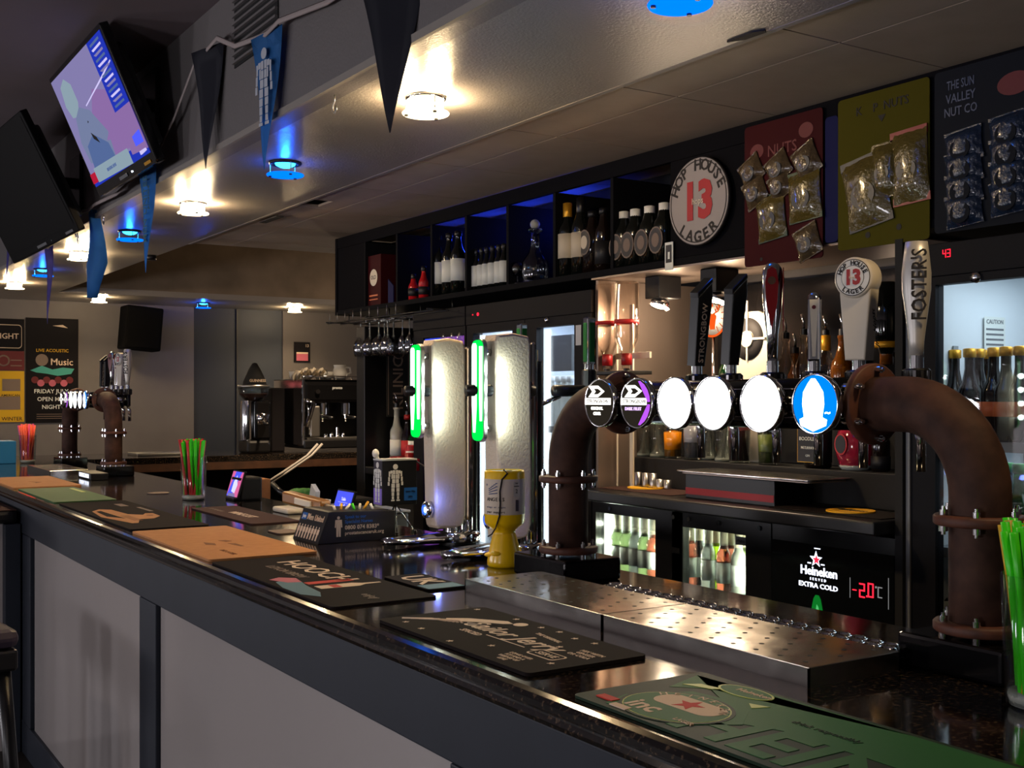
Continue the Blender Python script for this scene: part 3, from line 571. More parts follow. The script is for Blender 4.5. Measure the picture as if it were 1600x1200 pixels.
for k in range(7): x = cx + .08 + .02 * k; y = cyy + .05 + .012 * (k % 3); b.tube([(x, y, T + .085), (x + .012 * (k % 3) - .004, y + .01, T + .103 + .004 * (k % 2))], .004, ('offwhite', 'labelgold', 'white', 'straw_green')[k % 4], 8)
b.build('tray_insert', t)
t = thing('charity_box', 'black charity cube with a white pieced man on a thin wire stand', 'charity box', (1.64, 3.22, T), 0)
b = MB(); b.box(1.58, 1.70, 3.19, 3.25, 1.219, 1.359, 'black', .002); b.box(1.579, 1.70, 3.189, 3.251, 1.357, 1.362, 'lightgrey'); bd = b.build('box', t)
b = MB(); man(b, FY(1.625, 3.1895, 1.232), .115, 'white'); b.prism(rect(.0, .045, 0, .04), .0005, 'charityblue', FY(1.655, 3.1895, 1.232)); b.text('men like', .010, 'black', FY(1.677, 3.189, 1.26)); b.text('you', .010, 'black', FY(1.677, 3.189, 1.245)); b.prism(rect(-.028, .028, .0, .136), .0004, 'cardpurple', FX(1.5797, 3.22, 1.221)); b.prism(rect(-.028, .028, .0, .05), .0006, 'straw_purple', FX(1.5797, 3.22, 1.221)); man(b, FX(1.5790, 3.22, 1.228), .125, 'white', .0008); b.build('print', bd)
b = MB()
for dx, dy in ((-.055, -.02), (.055, -.03), (.0, .05), (-.02, -.05)): b.tube([(1.64, 3.22, 1.222), (1.64 + dx, 3.22 + dy, T)], .0022, 'chrome', 8); b.ball(.005, (1.64 + dx, 3.22 + dy, T + .004), 'black', seg=8)
b.build('wire_stand', t)
b = MB(); b.tube([(1.59, 3.24, 1.358), (1.585, 3.24, 1.372)], .006, 'white', 8); b.ball(.011, (1.582, 3.24, 1.378), 'white', 1, 1, 1.3, 12); b.build('finial', t)
b = MB(); b.tube([(1.70, 3.21, 1.357), (1.71, 3.15, 1.335), (1.72, 3.05, 1.318), (1.745, 2.945, 1.315)], .0028, 'ink', 8); tag(b.build('cable', loc=(1.71, 3.05, 1.32)), 'thin black cable running from the charity cube to the frosted font', 'cable')
# ------------------------------------------------------------------ card screens
def screen(label, x, y, w, h, tilt, kind):
    t = thing('payment_screen', label, 'screen', (x, y, T), 0)
    F = frame((x, y, T + .015), (0, -1, 0), (math.sin(tilt), 0, math.cos(tilt)))
    b = MB(); b.prism(rrect(-w / 2 - .006, w / 2 + .006, -.006, h + .006, .004), .008, 'black', F @ TR(0, 0, -.009)); b.build('case', t)
    b = MB(); b.box(x + .02, x + .11, y - w / 2, y + w / 2, T, T + h * .9, 'black', .008); b.box(x - .01, x + .06, y - w * .4, y + w * .4, T, T + .012, 'black', .003); b.build('stand', t)
    b = MB()
    if kind == 0:
        b.prism(rect(-w / 2, w / 2, 0, h), .0005, 'screenpink', F); b.prism([(-w * .5, 0), (-w * .05, 0), (w * .35, h), (-w * .2, h)], .0008, 'screenblue', F); b.prism([(-.02, .02), (.02, .015), (.03, .05), (.0, .09), (-.02, .06)], .0011, 'screenwhite', F); b.prism([(-w * .4, 0), (w * .3, 0), (w * .2, .014), (-w * .38, .012)], .0011, 'tvlav', F)
    else:
        b.prism(rect(-w / 2, w / 2, 0, h), .0005, 'screenblue', F); b.text('Table', .016, 'screenwhite', F @ TR(.0, h * .72, .0006)); b.text('1 2 4', .02, 'screenwhite', F @ TR(.0, h * .48, .0006)); b.text('please pay', .010, 'screenwhite', F @ TR(.0, h * .25, .0006)); b.prism(rect(-w * .3, w * .3, h * .6, h * .61), .0007, 'screenwhite', F)
    b.build('display', t)
screen('small till screen showing a pink and blue picture by the straw glass', 1.60, 4.62, .125, .105, .3, 0)
screen('small till screen with plain blue display behind the charity caddy', 1.60, 3.56, .125, .095, .3, 1)
# ------------------------------------------------------------------ glasses of straws
def straw_glass(label, x, y, cols, n, spread=.030, h=.18, lab2=None, seed=1):
    t = thing('straw_glass', label, 'glass', (x, y, T), 0, 'tall glasses of straws')
    b = MB(); b.lathe([(0, .003), (.038, .003), (.044, .006), (.044, .012), (.046, .02), (.052, h), (.0535, h + .0015), (.0545, h), (.0485, .02), (.0465, 0), (0, 0)], 'tumblerglass', None, 36); b.build('tumbler', t, True)
    b = MB(); b.lathe([(0, .004), (.043, .004), (.0455, .018), (.043, .022), (0, .016)], 'bottleclear', None, 32); b.build('thick_base', t, True)
    q = random.Random(seed)
    for k in range(n):
        a = 2 * PI * k / n + q.uniform(-.2, .2); f = math.sqrt((k % 12 + .5) / 12); r0 = .036 * f; r1 = .048 * f; a2 = a + q.uniform(-.5, .5)
        m = cols[k % len(cols)]
        b = MB(); b.tube([(r0 * math.cos(a), r0 * math.sin(a), .023), (r1 * math.cos(a2), r1 * math.sin(a2), h), (r1 * 1.22 * math.cos(a2), r1 * 1.22 * math.sin(a2), .238 + .016 * q.random())], .0060, m, 8)
        b.build('straw', t, True)
    return t
straw_glass('glass of green and yellow straws, nearest on the bar', 1.452, .925, ('straw_green', 'straw_green', 'straw_yellow', 'straw_green'), 48, seed=3)
straw_glass('glass of green and red straws halfway along the bar', 1.47, 4.71, ('straw_green', 'straw_red', 'straw_green', 'straw_red', 'straw_green'), 44, seed=5)
straw_glass('glass of coral and pink straws at the far end of the bar', 1.40, 7.95, ('straw_coral', 'straw_coral', 'straw_pink', 'straw_coral', 'straw_coral'), 44, seed=8)
b = MB(); b.box(-.07, .07, -.11, .11, 0, .145, 'bluebox', .003)
for k in range(6): b.lathe([(.012, 0), (.016, 0), (.016, .0005), (.012, .0005)], 'ledwhite' if False else 'pennantprint', FX(-.0705, -.07 + .03 * k, .05 + .03 * (k % 3)), 14)
tag(b.build('box'), 'blue printed carton beside the coral straw glass', 'box').location = (1.26, 8.05, T)
# ------------------------------------------------------------------ soda gun and odds on the staff edge
t = thing('soda_gun', 'amber soda gun with braided hose resting on the staff edge of the bar', 'soda gun', (1.69, 4.02, T), 0)
b = MB(); G = frame((1.69, 4.02, T + .032), (.25, -1, -.10), (.0, .0, 1)); b.box(-.14, .10, -.022, .022, -.026, .026, 'gunamber', .008, G); b.box(-.05, .05, -.012, .012, .024, .034, 'offwhite', .003, G); b.build('body', t)
b = MB(); b.tube([G @ Vector((.10, 0, 0)), G @ Vector((.16, 0, .0)), G @ Vector((.22, .01, -.010)), (1.735, 3.73, T + .012), (1.74, 3.65, T + .012)], .011, 'brushed', 10); b.build('hose', t)
b = MB(); b.tube([G @ Vector((-.14, 0, -.01)), G @ Vector((-.20, .01, -.01)), G @ Vector((-.26, .03, -.018))], .010, 'black', 10); b.build('nozzle', t)
p = at(440, 793, Z=T); tag(MB().box(-.035, .035, -.075, .075, 0, .02, 'offwhite', .008).build('cleaning_block'), 'cream cleaning block lying beside the brown bar mat', 'sponge').location = (1.60, 4.0, T)
u = thing('under_counter', 'low dark work shelf on the staff side below the bar top', 'counter', (1.95, 5, 0))
MB().box(1.76, 2.10, 2.6, 8.15, .92, .95, 'black', .004).build('worktop', u); MB().box(1.80, 2.06, 2.65, 8.1, 0, .919, 'blackmatt').build('carcass', u)
for px, lab in ((472, 'small white pot of green garnish on the work shelf, nearer the coffee machine'), (493, 'small white pot holding a folded paper on the work shelf')):
    p = at(px, 755, X=1.98); t = thing('garnish_pot', lab, 'pot', (p.x, p.y, .95), 0, 'garnish pots'); q = .16
    MB().lathe([(0, .0), (.05, 0), (.066, q), (.062, q), (.048, .01), (0, .01)], 'lightgrey', None, 20).build('pot', t, True)
    b = MB()
    if px == 472: [b.ball(.035, (.03 * math.cos(k), .03 * math.sin(k), q + .02), 'leaf', 1, 1, .6, 8) for k in range(6)]
    else: b.prism([(-.04, 0), (.04, 0), (.05, .06), (.0, .09)], .02, 'lightgrey', FX(0, 0, q - .02))
    b.build('filling', t, True)
p = at(393, 738, X=1.98); tag(MB().box(-.06, .06, -.10, .10, 0, .21, 'kraft', .004).build('cardboard_box'), 'small tan cardboard box on the staff work shelf', 'box').location = (p.x, p.y, .95)
p = at(560, 760, X=1.95); tag(MB().box(-.12, .12, -.2, .2, 0, .16, 'darkgrey', .01).box(-.125, .125, -.205, .205, .16, .17, 'midgrey', .004).build('ice_bin'), 'dark grey lidded bin on the work shelf behind the blue till screen', 'bin').location = (p.x, p.y, .95)
b = MB()
for k in (0, .035): b.tube([(at(498 + 8 * k, 694, Y=8.1).x + k, 8.12, at(498, 694, Y=8.1).z), (at(480, 712, Y=8.1).x + k, 8.10, at(480, 712, Y=8.1).z), (at(440, 738, Y=8.1).x + k, 8.08, at(440, 738, Y=8.1).z), (at(403, 763, Y=8.1).x + k, 8.1, at(403, 763, Y=8.1).z)], .010, 'cable', 8)
tag(b.build('hose', loc=at(450, 730, Y=8.1)), 'pair of grey hoses drooping from the coffee machine counter', 'hose')
# ------------------------------------------------------------------ bottles
def bottle(name, label, cat, loc, h=.29, r=.038, nr=.0145, sh=.62, body='bottledark', lab=None, lz=(.05, .16), cap=None, group=None, pour=False, foil=.0, disc=None, inv=False, rz=0, seg=18):
    """h height, r body radius, nr neck radius, sh shoulder start as a share of the height"""
    t = thing(name, label, cat, loc, rz, group)
    p = [(0, .004), (r * .8, 0), (r, .005), (r, h * sh), (r * .93, h * sh + r * .35), (r * .62, h * sh + r * .95), (nr * 1.15, h * sh + r * 1.7), (nr, h * sh + r * 2.1), (nr, h - .012), (nr * 1.2, h - .010), (nr * 1.2, h), (0, h)]
    q = (lambda P: [(a, h - z) for a, z in P][::-1]) if inv else (lambda P: P)
    MB().lathe(q(p), body, None, seg).build('glass_body', t, True)
    if lab: MB().lathe(q([(r, lz[0]), (r + .0008, lz[0]), (r + .0008, lz[1]), (r, lz[1])]), lab, None, seg).build('label', t, True)
    if cap: MB().lathe(q([(nr * 1.05, h - .022 - foil), (nr * 1.3, h - .020 - foil), (nr * 1.3, h + .002), (nr * .9, h + .004), (0, h + .004)]), cap, None, 14).build('cap', t, True)
    if disc: MB().prism(circ(r * .95, 16, 0, 0, 1.25), .002, 'printdim', FX(-r * .96, 0, (lz[0] + lz[1]) / 2)).prism(circ(r * .84, 16, 0, 0, 1.25), .0026, 'labelblack', FX(-r * .96, 0, (lz[0] + lz[1]) / 2)).prism(circ(r * .5, 16, 0, 0, 1.25), .0032, disc, FX(-r * .96, 0, (lz[0] + lz[1]) / 2)).build('round_label', t, True)
    if pour: MB().cyl(nr * .9, h, h + .022, 'black', seg=12).tube([(0, 0, h + .02), (0, 0, h + .045), (-.012, 0, h + .075)], .005, 'chrome', 8).build('pourer', t, True)
    return t
# ------------------------------------------------------------------ overhead shelf along the back bar
SB, SZ = 2.02, 2.045
shelf = thing('overhead_shelf', 'long black overhead shelf unit with pigeonholes above the back bar', 'shelf', (2.87, 2.7, SB))
MB().box(BX, 3.06, -.6, 6.02, SB, SZ, 'shelfnavy', .002).build('shelf_board', shelf)
MB().box(BX + .001, BX + .02, -.6, 6.02, 2.392, 2.452, 'shelfblack').build('fascia', shelf)
MB().box(3.04, 3.06, -.6, 6.02, SZ + .001, 2.452, 'black').build('back_panel', shelf)
MB().box(BX - .002, 3.06, 6.021, 6.045, SB - .002, 2.452, 'shelfblack').build('end_panel', shelf)
for px in (569, 619, 673, 727, 792, 865, 955): y = yat(px); MB().box(BX + .003, 3.039, y - .009, y + .009, SZ + .001, 2.391, 'shelfnavy').build('divider', shelf)
MB().box(BX + .003, BX + .018, -.6, yat(1047), SZ + .001, 2.391, 'shelfblack').build('closed_front', shelf)
MB().box(BX + .003, BX + .018, yat(569) + .01, 6.02, SZ + .001, 2.391, 'shelfblack').build('closed_front', shelf)
MB().box(BX + .006, 3.10, 2.17, 3.63, SB - .008, SB - .001, 'bronzepanel').build('metal_underside', shelf)
b = MB(); y = yat(862); b.box(2.74, 2.746, y - .022, y + .004, SZ + .003, 2.36, 'cardblue', .001); tag(b.build('lit_board_strip', loc=(2.743, y, SZ)), 'tall blue strip coloured as the LED-lit board edge of a shelf pigeonhole', 'card')  # blue LED light on the board edge, put in as a coloured strip
for px, e in ((645, .8), (700, 1.2), (760, 1.2), (828, 1.6)): lamp('POINT', (2.97, yat(px, 2.72) + .03, 2.33), e * .22, (30, 60, 255), .02)
# contents
p = at(597, 470, X=2.77); b = MB(); b.box(-.05, .05, -.085, .085, 0, .27, 'cardred', .002); b.prism(circ(.045, 24, 0, .15), .0006, 'offwhite', FX(-.0505, 0, 0)); b.text('OLD', .03, 'ink', FX(-.051, 0, .15)); b.prism(rect(-.05, .05, .05, .058), .0005, 'labelorange', FX(-.0505, 0, 0)); b.prism(rect(-.05, .05, .03, .036), .0005, 'labelorange', FX(-.0505, 0, 0))
tag(b.build('gift_box'), 'dark red gift box with white oval badge on the overhead shelf', 'box').location = (2.77, p.y, SZ)
p = at(612, 470, X=2.735); tag(MB().prism([(-.03, 0), (.03, 0), (.03, .09), (-.03, .13)], .006, 'cardblue', FX(0, 0, .0)).build('card'), 'small blue card beside the dark red gift box', 'card').location = (2.735, p.y, SZ)
for px, h, m, l in ((646, .13, 'bottlered', 'small red topped bottle, left in the blue lit pigeonhole'), (662, .16, 'bottlered', 'small dark red bottle, right in the blue lit pigeonhole')): bottle('bottle', l, 'bottle', (2.745, yat(px, 2.745), SZ), h, .026, .010, .5, m, 'labelblack', (.02, .06), 'black')
w0 = None
for k, px in enumerate((686, 702, 716)):
    lb = 'dark bottle with tall white label, %s of three on the overhead shelf' % ('leftmost', 'middle one', 'rightmost')[k]; loc = (2.75, yat(px, 2.75), SZ)
    w0 = bottle('wine_bottle', lb, 'bottle', loc, .295, .037, .014, .62, 'bottledark', 'labelwhite', (.06, .165), 'black', 'white labelled wine bottles') if k == 0 else dup(w0, loc, label=lb)
for k, px in enumerate((734, 744.5, 753, 761, 770, 780, 788)):
    lb = 'small dark bottle with white label, %s from the left in the row of seven' % ORD[k]; loc = (2.75, yat(px, 2.75), SZ)
    w0 = bottle('mini_bottle', lb, 'bottle', loc, .19, .023, .010, .62, 'bottledark', 'labelwhite', (.02, .115), 'black', 'row of seven small bottles') if k == 0 else dup(w0, loc, label=lb)
t = thing('decanter', 'clear round glass decanter in the blue lit pigeonhole', 'decanter', (2.78, yat(836, 2.78), SZ)); MB().lathe([(0, 0), (.05, 0), (.06, .03), (.058, .09), (.03, .13), (.02, .16), (.02, .22), (.034, .225), (.034, .235), (0, .235)], 'grayglass', None, 22).build('bowl', t, True); MB().ball(.022, (0, 0, .255), 'bottleclear').build('stopper', t, True)
t = thing('brandy_glass', 'small stemmed glass in front of the clear decanter', 'glass', (2.745, yat(809, 2.745), SZ)); MB().lathe([(0, 0), (.028, 0), (.028, .003), (.005, .006), (.004, .03), (.02, .04), (.032, .065), (.026, .095), (.025, .095), (.03, .065), (.018, .043), (0, .04)], 'grayglass', None, 20).build('glass_body', t, True); MB().cyl(.02, .002, .006, 'chrome').build('foot', t, True)
bottle('wine_bottle', 'dark bottle with gold foil neck and cream label on the overhead shelf', 'bottle', (2.75, yat(887, 2.75), SZ), .30, .040, .015, .62, 'bottledark', 'labelcream', (.075, .175), 'labelgold', foil=.05)
bottle('wine_bottle', 'dark bottle with cream label beside the gold foil neck one', 'bottle', (2.75, yat(908, 2.75), SZ), .31, .040, .015, .62, 'bottledark', 'labelcream', (.07, .17), 'black', foil=.05)
bottle('spirit_bottle', 'brown bottle with round cream label on the overhead shelf', 'bottle', (2.77, yat(926, 2.77), SZ), .25, .043, .016, .6, 'bottlebrown', None, (.07, .18), 'black', disc='labelcream')
bottle('spirit_bottle', 'plain dark clear-necked bottle at the end of the cream labelled group', 'bottle', (2.76, yat(943, 2.76), SZ), .25, .034, .014, .62, 'bottlebrown', 'labelblack', (.03, .12), 'black')
for k, px in enumerate((975, 993, 1015, 1038)):
    lb = 'white capped bottle with round label, %s from the left beside the 13 sign' % ORD[k]; loc = (2.75, yat(px, 2.75), SZ)
    if k == 0:
        w0 = bottle('liqueur_bottle', lb, 'bottle', loc, .215, .042, .016, .60, 'bottledark', None, (.03, .13), 'white', 'white capped liqueur bottles', disc='printdim', foil=.008)
    else: dup(w0, loc, label=lb)
# round sign, snack cards and packets
t = thing('round_sign', 'round white sign with a big red 13 on the overhead shelf front', 'sign', (BX - .012, yat(1099), 2.225)); F = FX(-.006, 0, 0)
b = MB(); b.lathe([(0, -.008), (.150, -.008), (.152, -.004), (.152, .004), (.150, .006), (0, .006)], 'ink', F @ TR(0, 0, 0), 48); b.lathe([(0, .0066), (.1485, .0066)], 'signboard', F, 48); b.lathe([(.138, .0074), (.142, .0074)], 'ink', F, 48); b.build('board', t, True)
b = MB(); hop_print(b, F @ TR(0, 0, .0078), .150); b.build('print', t, True)
t = thing('tag_card', 'small framed card hanging from the shelf edge under the round sign', 'card', (BX - .006, yat(1048), 2.04)); MB().box(-.003, .001, -.022, .022, -.035, .065, 'labelwhite', .001).box(-.0036, -.002, -.016, .016, -.008, .055, 'black').box(-.0042, -.003, -.006, .004, .005, .03, 'labelwhite').build('print', t, True)
def card(label, y1, y0, z0, z1, m, x=BX - .006):
    t = thing('snack_card', label, 'snack card', (x, (y0 + y1) / 2, z0)); MB().prism(rrect(-(y1 - y0) / 2, (y1 - y0) / 2, 0, z1 - z0, .012), .004, m, FX(0, 0, 0)).build('board', t, True); return t
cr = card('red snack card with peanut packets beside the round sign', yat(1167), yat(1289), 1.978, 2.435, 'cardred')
b = MB(); b.prism(circ(.03, 18, .10, .40, .8), .0006, 'posterred', FX(-.0046, 0, 0)); b.prism(circ(.03, 18, -.11, .37, .8), .0006, 'posterred', FX(-.0046, 0, 0)); b.text('NUTS', .05, 'posterred', FX(-.0046, 0, .36)); b.prism(circ(.006, 12, -.09, .02), .0006, 'ink', FX(-.0046, 0, 0)); b.build('print', cr, True)
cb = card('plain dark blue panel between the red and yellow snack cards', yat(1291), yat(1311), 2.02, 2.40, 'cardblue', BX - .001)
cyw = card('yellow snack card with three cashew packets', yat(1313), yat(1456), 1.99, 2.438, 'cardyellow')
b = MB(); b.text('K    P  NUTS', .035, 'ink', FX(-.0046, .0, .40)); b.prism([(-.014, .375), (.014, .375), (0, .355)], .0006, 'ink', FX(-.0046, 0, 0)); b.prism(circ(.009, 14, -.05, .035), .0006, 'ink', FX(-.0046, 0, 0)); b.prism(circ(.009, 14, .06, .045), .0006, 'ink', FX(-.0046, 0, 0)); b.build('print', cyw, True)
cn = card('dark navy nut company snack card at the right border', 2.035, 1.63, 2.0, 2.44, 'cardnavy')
b = MB()
for k, s in enumerate(('THE SUN', 'VALLEY', 'NUT CO')): b.text(s, .034, 'packink', FX(-.0046, .12, .395 - .036 * k), sx=(.62, .8, .78)[k])
b.prism(circ(.05, 20, .0, .36, .6), .0006, 'posterred', FX(-.0046, -.04, 0)); b.build('print', cn, True)
def pack(label, u, v, w, h, m, head, tilt, crd, group):
    """a sealed snack bag; u, v on the card"""
    t = thing('snack_packet', label, 'snack packet', (crd.location.x - .006, crd.location.y - u, crd.location.z + v), 0, group)
    b = bmesh.new(); n, q = 8, 10; F = FX(0, 0, 0, tilt); rr = random.Random(int(u * 999) + int(v * 777))
    for side in (1, 0):
        g = [[b.verts.new(F @ Vector((w * (i / n - .5) * (1 - .06 * math.sin(PI * j / q)), h * (j / q - .5), side * (.002 + .022 * math.sin(PI * i / n) ** .6 * min(1, math.sin(PI * j / q) * 1.6) + rr.uniform(0, .003))))) for i in range(n + 1)] for j in range(q + 1)]
        for j in range(q):
            for i in range(n): b.faces.new((g[j][i], g[j][i + 1], g[j + 1][i + 1], g[j + 1][i]) if side else (g[j][i], g[j + 1][i], g[j + 1][i + 1], g[j][i + 1]))
    mb = MB(); mb._take(b, m, True); mb.build('bag', t, True)
    MB().prism(rect(-w / 2, w / 2, h * .42, h * .54), .004, head, F).build('seal_strip', t, True); MB().prism(rect(-w / 2, w / 2, -h * .52, -h * .40), .004, head, F).build('seal_strip', t, True)
    mb = MB(); mb.prism(circ(w * .27, 16, 0, -.01, .9), .0012, 'packgrey' if m != 'packblue' else 'cardnavy', F @ TR(0, 0, .0225)); mb.build('print', t, True)
def UVc(crd, px, py):
    p = at(px, py, X=BX - .02); return crd.location.y - p.y, p.z - crd.location.z
G = 'peanut packets on the red card'
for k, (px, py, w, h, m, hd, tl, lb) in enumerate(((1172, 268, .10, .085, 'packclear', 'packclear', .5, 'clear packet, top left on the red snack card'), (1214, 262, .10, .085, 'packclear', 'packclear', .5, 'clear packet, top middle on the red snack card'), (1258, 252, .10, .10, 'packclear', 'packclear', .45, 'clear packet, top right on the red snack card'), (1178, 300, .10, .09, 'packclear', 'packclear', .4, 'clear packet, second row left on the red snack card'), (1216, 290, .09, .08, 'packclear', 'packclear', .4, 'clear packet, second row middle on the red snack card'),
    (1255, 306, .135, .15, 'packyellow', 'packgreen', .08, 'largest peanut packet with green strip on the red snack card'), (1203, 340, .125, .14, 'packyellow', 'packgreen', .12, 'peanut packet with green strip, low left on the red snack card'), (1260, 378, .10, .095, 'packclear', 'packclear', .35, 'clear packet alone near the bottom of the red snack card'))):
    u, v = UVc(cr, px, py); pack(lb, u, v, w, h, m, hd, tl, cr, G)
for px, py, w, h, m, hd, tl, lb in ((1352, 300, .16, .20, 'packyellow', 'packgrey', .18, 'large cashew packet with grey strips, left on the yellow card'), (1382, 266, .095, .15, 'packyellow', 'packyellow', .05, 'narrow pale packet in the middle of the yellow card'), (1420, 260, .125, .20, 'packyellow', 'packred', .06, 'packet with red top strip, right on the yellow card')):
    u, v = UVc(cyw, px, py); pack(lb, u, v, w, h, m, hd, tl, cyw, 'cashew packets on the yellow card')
k = 0
for j in range(4):
    for i in range(2):
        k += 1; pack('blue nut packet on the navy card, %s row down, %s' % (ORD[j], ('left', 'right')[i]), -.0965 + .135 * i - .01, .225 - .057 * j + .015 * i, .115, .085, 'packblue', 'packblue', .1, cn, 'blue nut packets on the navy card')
# ------------------------------------------------------------------ back bar between the fridges
YL, YR = 3.62, 2.165
WZ, S1, S2 = 1.202, 1.316, 1.52
wk = thing('back_counter', 'black back bar worktop over the coolers, between the tall fridges', 'counter', (3, 2.9, 0))
MB().box(2.60, 3.36, YR + .002, YL - .02, 1.162, WZ, 'black', .006).build('worktop', wk)
tag(MB().box(2.90, 3.36, YR + .002, YL - .02, WZ + .001, S1, 'blackmatt', .003).build('bottle_step', loc=(3.1, 2.9, WZ)), 'black low step on the back worktop carrying glasses of drink', 'step')
tag(MB().box(3.06, 3.36, YR + .002, YL - .02, S1 + .001, S2, 'blackmatt', .003).build('bottle_step', loc=(3.2, 2.9, S1)), 'black upper step behind the badges carrying spirit bottles', 'step')
tag(MB().box(2.72, 3.36, YL - .016, YL - .002, 1.10, 2.01, 'bronzepanel').build('metal_side_panel', loc=(3, YL, 1.1)), 'bare metal side panel catching the spotlight glow', 'panel')
tag(MB().box(3.345, 3.36, YR + .004, YL - .02, S2 + .001, 2.01, 'darkmirror').build('dark_backsplash', loc=(3.35, 2.9, 1.5)), 'dark glossy panel behind the spirit bottles', 'panel')
def spot(px, py, lab):
    p = at(px, py, X=2.86); t = thing('spotlight', lab, 'spotlight', (2.86, p.y, SB - .008))
    MB().box(-.055, .055, -.042, .042, -.085, -.0005, 'black', .004).build('housing', t, True)
    b = MB(); b.lathe([(.026, 0), (.034, .005), (.040, .03), (.038, .032), (.028, .02)], 'chrome', TR(-.01, 0, -.086) @ Matrix.Rotation(PI + .35, 4, 'Y'), 20); b.lathe([(0, .018), (.028, .018), (.034, .028), (0, .036)], 'spotbulb', TR(-.01, 0, -.086) @ Matrix.Rotation(PI + .35, 4, 'Y'), 20); b.build('bulb', t, True)
    lamp('POINT', (2.86 + .02, p.y, SB - .155), 2.2, (255, 226, 190), .03)
spot(1036, 436, 'square black spotlight under the shelf next to the bare metal panel'); spot(1124, 436, 'square black spotlight under the shelf above the orange stag sign')
# optics: two upturned bottles on a rail
OX = 2.745
oy = [at(949, 520, X=OX).y, at(979, 520, X=OX).y]
t = thing('optic_rail', 'perforated pale rail holding two upturned spirit bottles', 'bottle rack', (OX + .06, sum(oy) / 2, 1.5))
zr = at(965, 557, X=OX + .06).z
b = MB(); b.box(OX + .055, OX + .065, oy[1] - .07, oy[0] + .02, zr - .012, zr + .012, 'offwhite', .001)
for y in (oy[0] + .035, oy[1] + .055): b.box(OX + .066, OX + .074, y - .010, y + .010, WZ, zr + .20, 'offwhite', .001)
b.box(OX - .06, OX + .06, oy[1] - .08, oy[0] + .03, zr - .075, zr - .06, 'black', .003); b.build('rail', t)
for k, y in enumerate(oy):
    z0 = zr - .055; lb = 'upturned clear bottle with red band on the optic rail, %s' % ('left', 'right')[k]
    o = bottle('optic_bottle', lb, 'bottle', (OX, y, z0 + .02), .315, .047, .016, .66, 'opticglass', 'labelred', (.145, .160), 'redplastic', 'upturned optic bottles', foil=.02, inv=True)
    MB().cyl(.019, -.018, .012, 'opticglass', seg=14).cyl(.012, -.03, -.015, 'black', seg=10).build('measure', o, True)
t = bottle('optic_bottle', 'upturned amber bottle by the fridge frame, behind the white tap handle', 'bottle', (3.0, at(1385, 480, X=3.0).y, 1.66), .26, .045, .016, .62, 'bottledark', 'labelgold', (.19, .21), 'bottleamber', foil=.04, inv=True)
MB().tube([(.03, 0, .03), (.345, 0, .03)], .008, 'black', 8).build('wall_bracket', t, True)
# spirits on the upper step
SP = ((1136, .24, .034, 'bottlegreen', 'labelwhite', 'redplastic', 'green bottle with red cap under the orange stag sign'), (1173, .27, .036, 'bottledark', 'labelcream', None, 'tall dark green bottle before the white ring display'), (1228, .25, .036, 'opticglass', 'labelwhite', None, 'clear bottle with pourer, right of the burgundy tap handle'), (1256, .26, .034, 'opticglass', 'labelred', None, 'clear bottle with dark pourer left of the slim chrome tap handle'), (1290, .25, .040, 'opticglass', 'labelgold', 'labelgold', 'clear bottle with gold neck right of the slim chrome tap handle'), (1316, .25, .040, 'bottleamber', 'labelgold', None, 'amber bottle just left of the white tap handle'), (1243, .20, .030, 'bottleamber', 'labelred', None, 'short amber bottle with red label low behind the badges'), (1352, .24, .036, 'bottledark', 'labelblack', None, 'dark bottle behind the white tap handle'))
for k, (px, h, r, m, l, c, lb) in enumerate(SP):
    x = 3.16 + (.11 if px in (1243, 1352) else 0); bottle('spirit_bottle', lb, 'bottle', (x, yat(px, x), S2), h, r, .014, .55, m, l, (.02, .10), c, 'spirits on the upper step', pour=(k > 1), foil=.03 if c == 'labelgold' else 0)
p = at(1113, 492, X=2.99); t = thing('stag_sign', 'round black sign glowing with an orange stag head and cross', 'sign', (2.99, p.y, p.z)); r = .085; F = FX(0, 0, 0)
MB().prism(circ(r, 36), .012, 'black', F @ TR(0, 0, -.012)).tube([(.006, 0, -r + .005), (.006, 0, S1 - p.z)], .006, 'chrome').build('board', t, True)
b = MB(); b.lathe([(r * .9, .0), (r, .0), (r, .001), (r * .9, .001)], 'orangelogo', F, 40); b.prism([(-.012, -.055), (.012, -.055), (.016, -.03), (.022, -.005), (.010, .004), (-.010, .004), (-.022, -.005), (-.016, -.03)], .001, 'orangelogo', F); b.prism(rect(-.002, .002, .03, .068), .001, 'orangelogo', F); b.prism(rect(-.010, .010, .052, .056), .001, 'orangelogo', F)
for sg in (-1, 1):
    b.tube([F @ Vector((.008 * sg, .004, .001)), F @ Vector((.03 * sg, .012, .001)), F @ Vector((.04 * sg, .035, .001)), F @ Vector((.026 * sg, .052, .001))], .0022, 'orangelogo', 6)
    for q in range(3): b.tube([F @ Vector(((.020 + .008 * q) * sg, .008 + .010 * q, .001)), F @ Vector(((.016 + .006 * q) * sg, .022 + .010 * q, .001))], .0018, 'orangelogo', 6)
    for q in range(6): a = -1.1 + .4 * q; b.tube([F @ Vector((.05 * math.cos(a) * sg, .05 * math.sin(a), .001)), F @ Vector((.074 * math.cos(a) * sg, .074 * math.sin(a), .001))], .0009, 'orangelogo', 6)
b.build('emblem', t, True)
p = at(1173, 530, X=3.02); t = thing('ring_display', 'cream rounded bottle display with a dark ring and cross bars', 'display stand', (3.02, p.y, S1)); z = p.z - S1; F = FX(0, 0, z)
MB().prism([(-.075, -z), (.075, -z), (.105, -.02), (.09, .085), (.05, .10), (-.05, .10), (-.09, .085), (-.105, -.02)], .014, 'offwhite', F, .003).build('board', t, True)
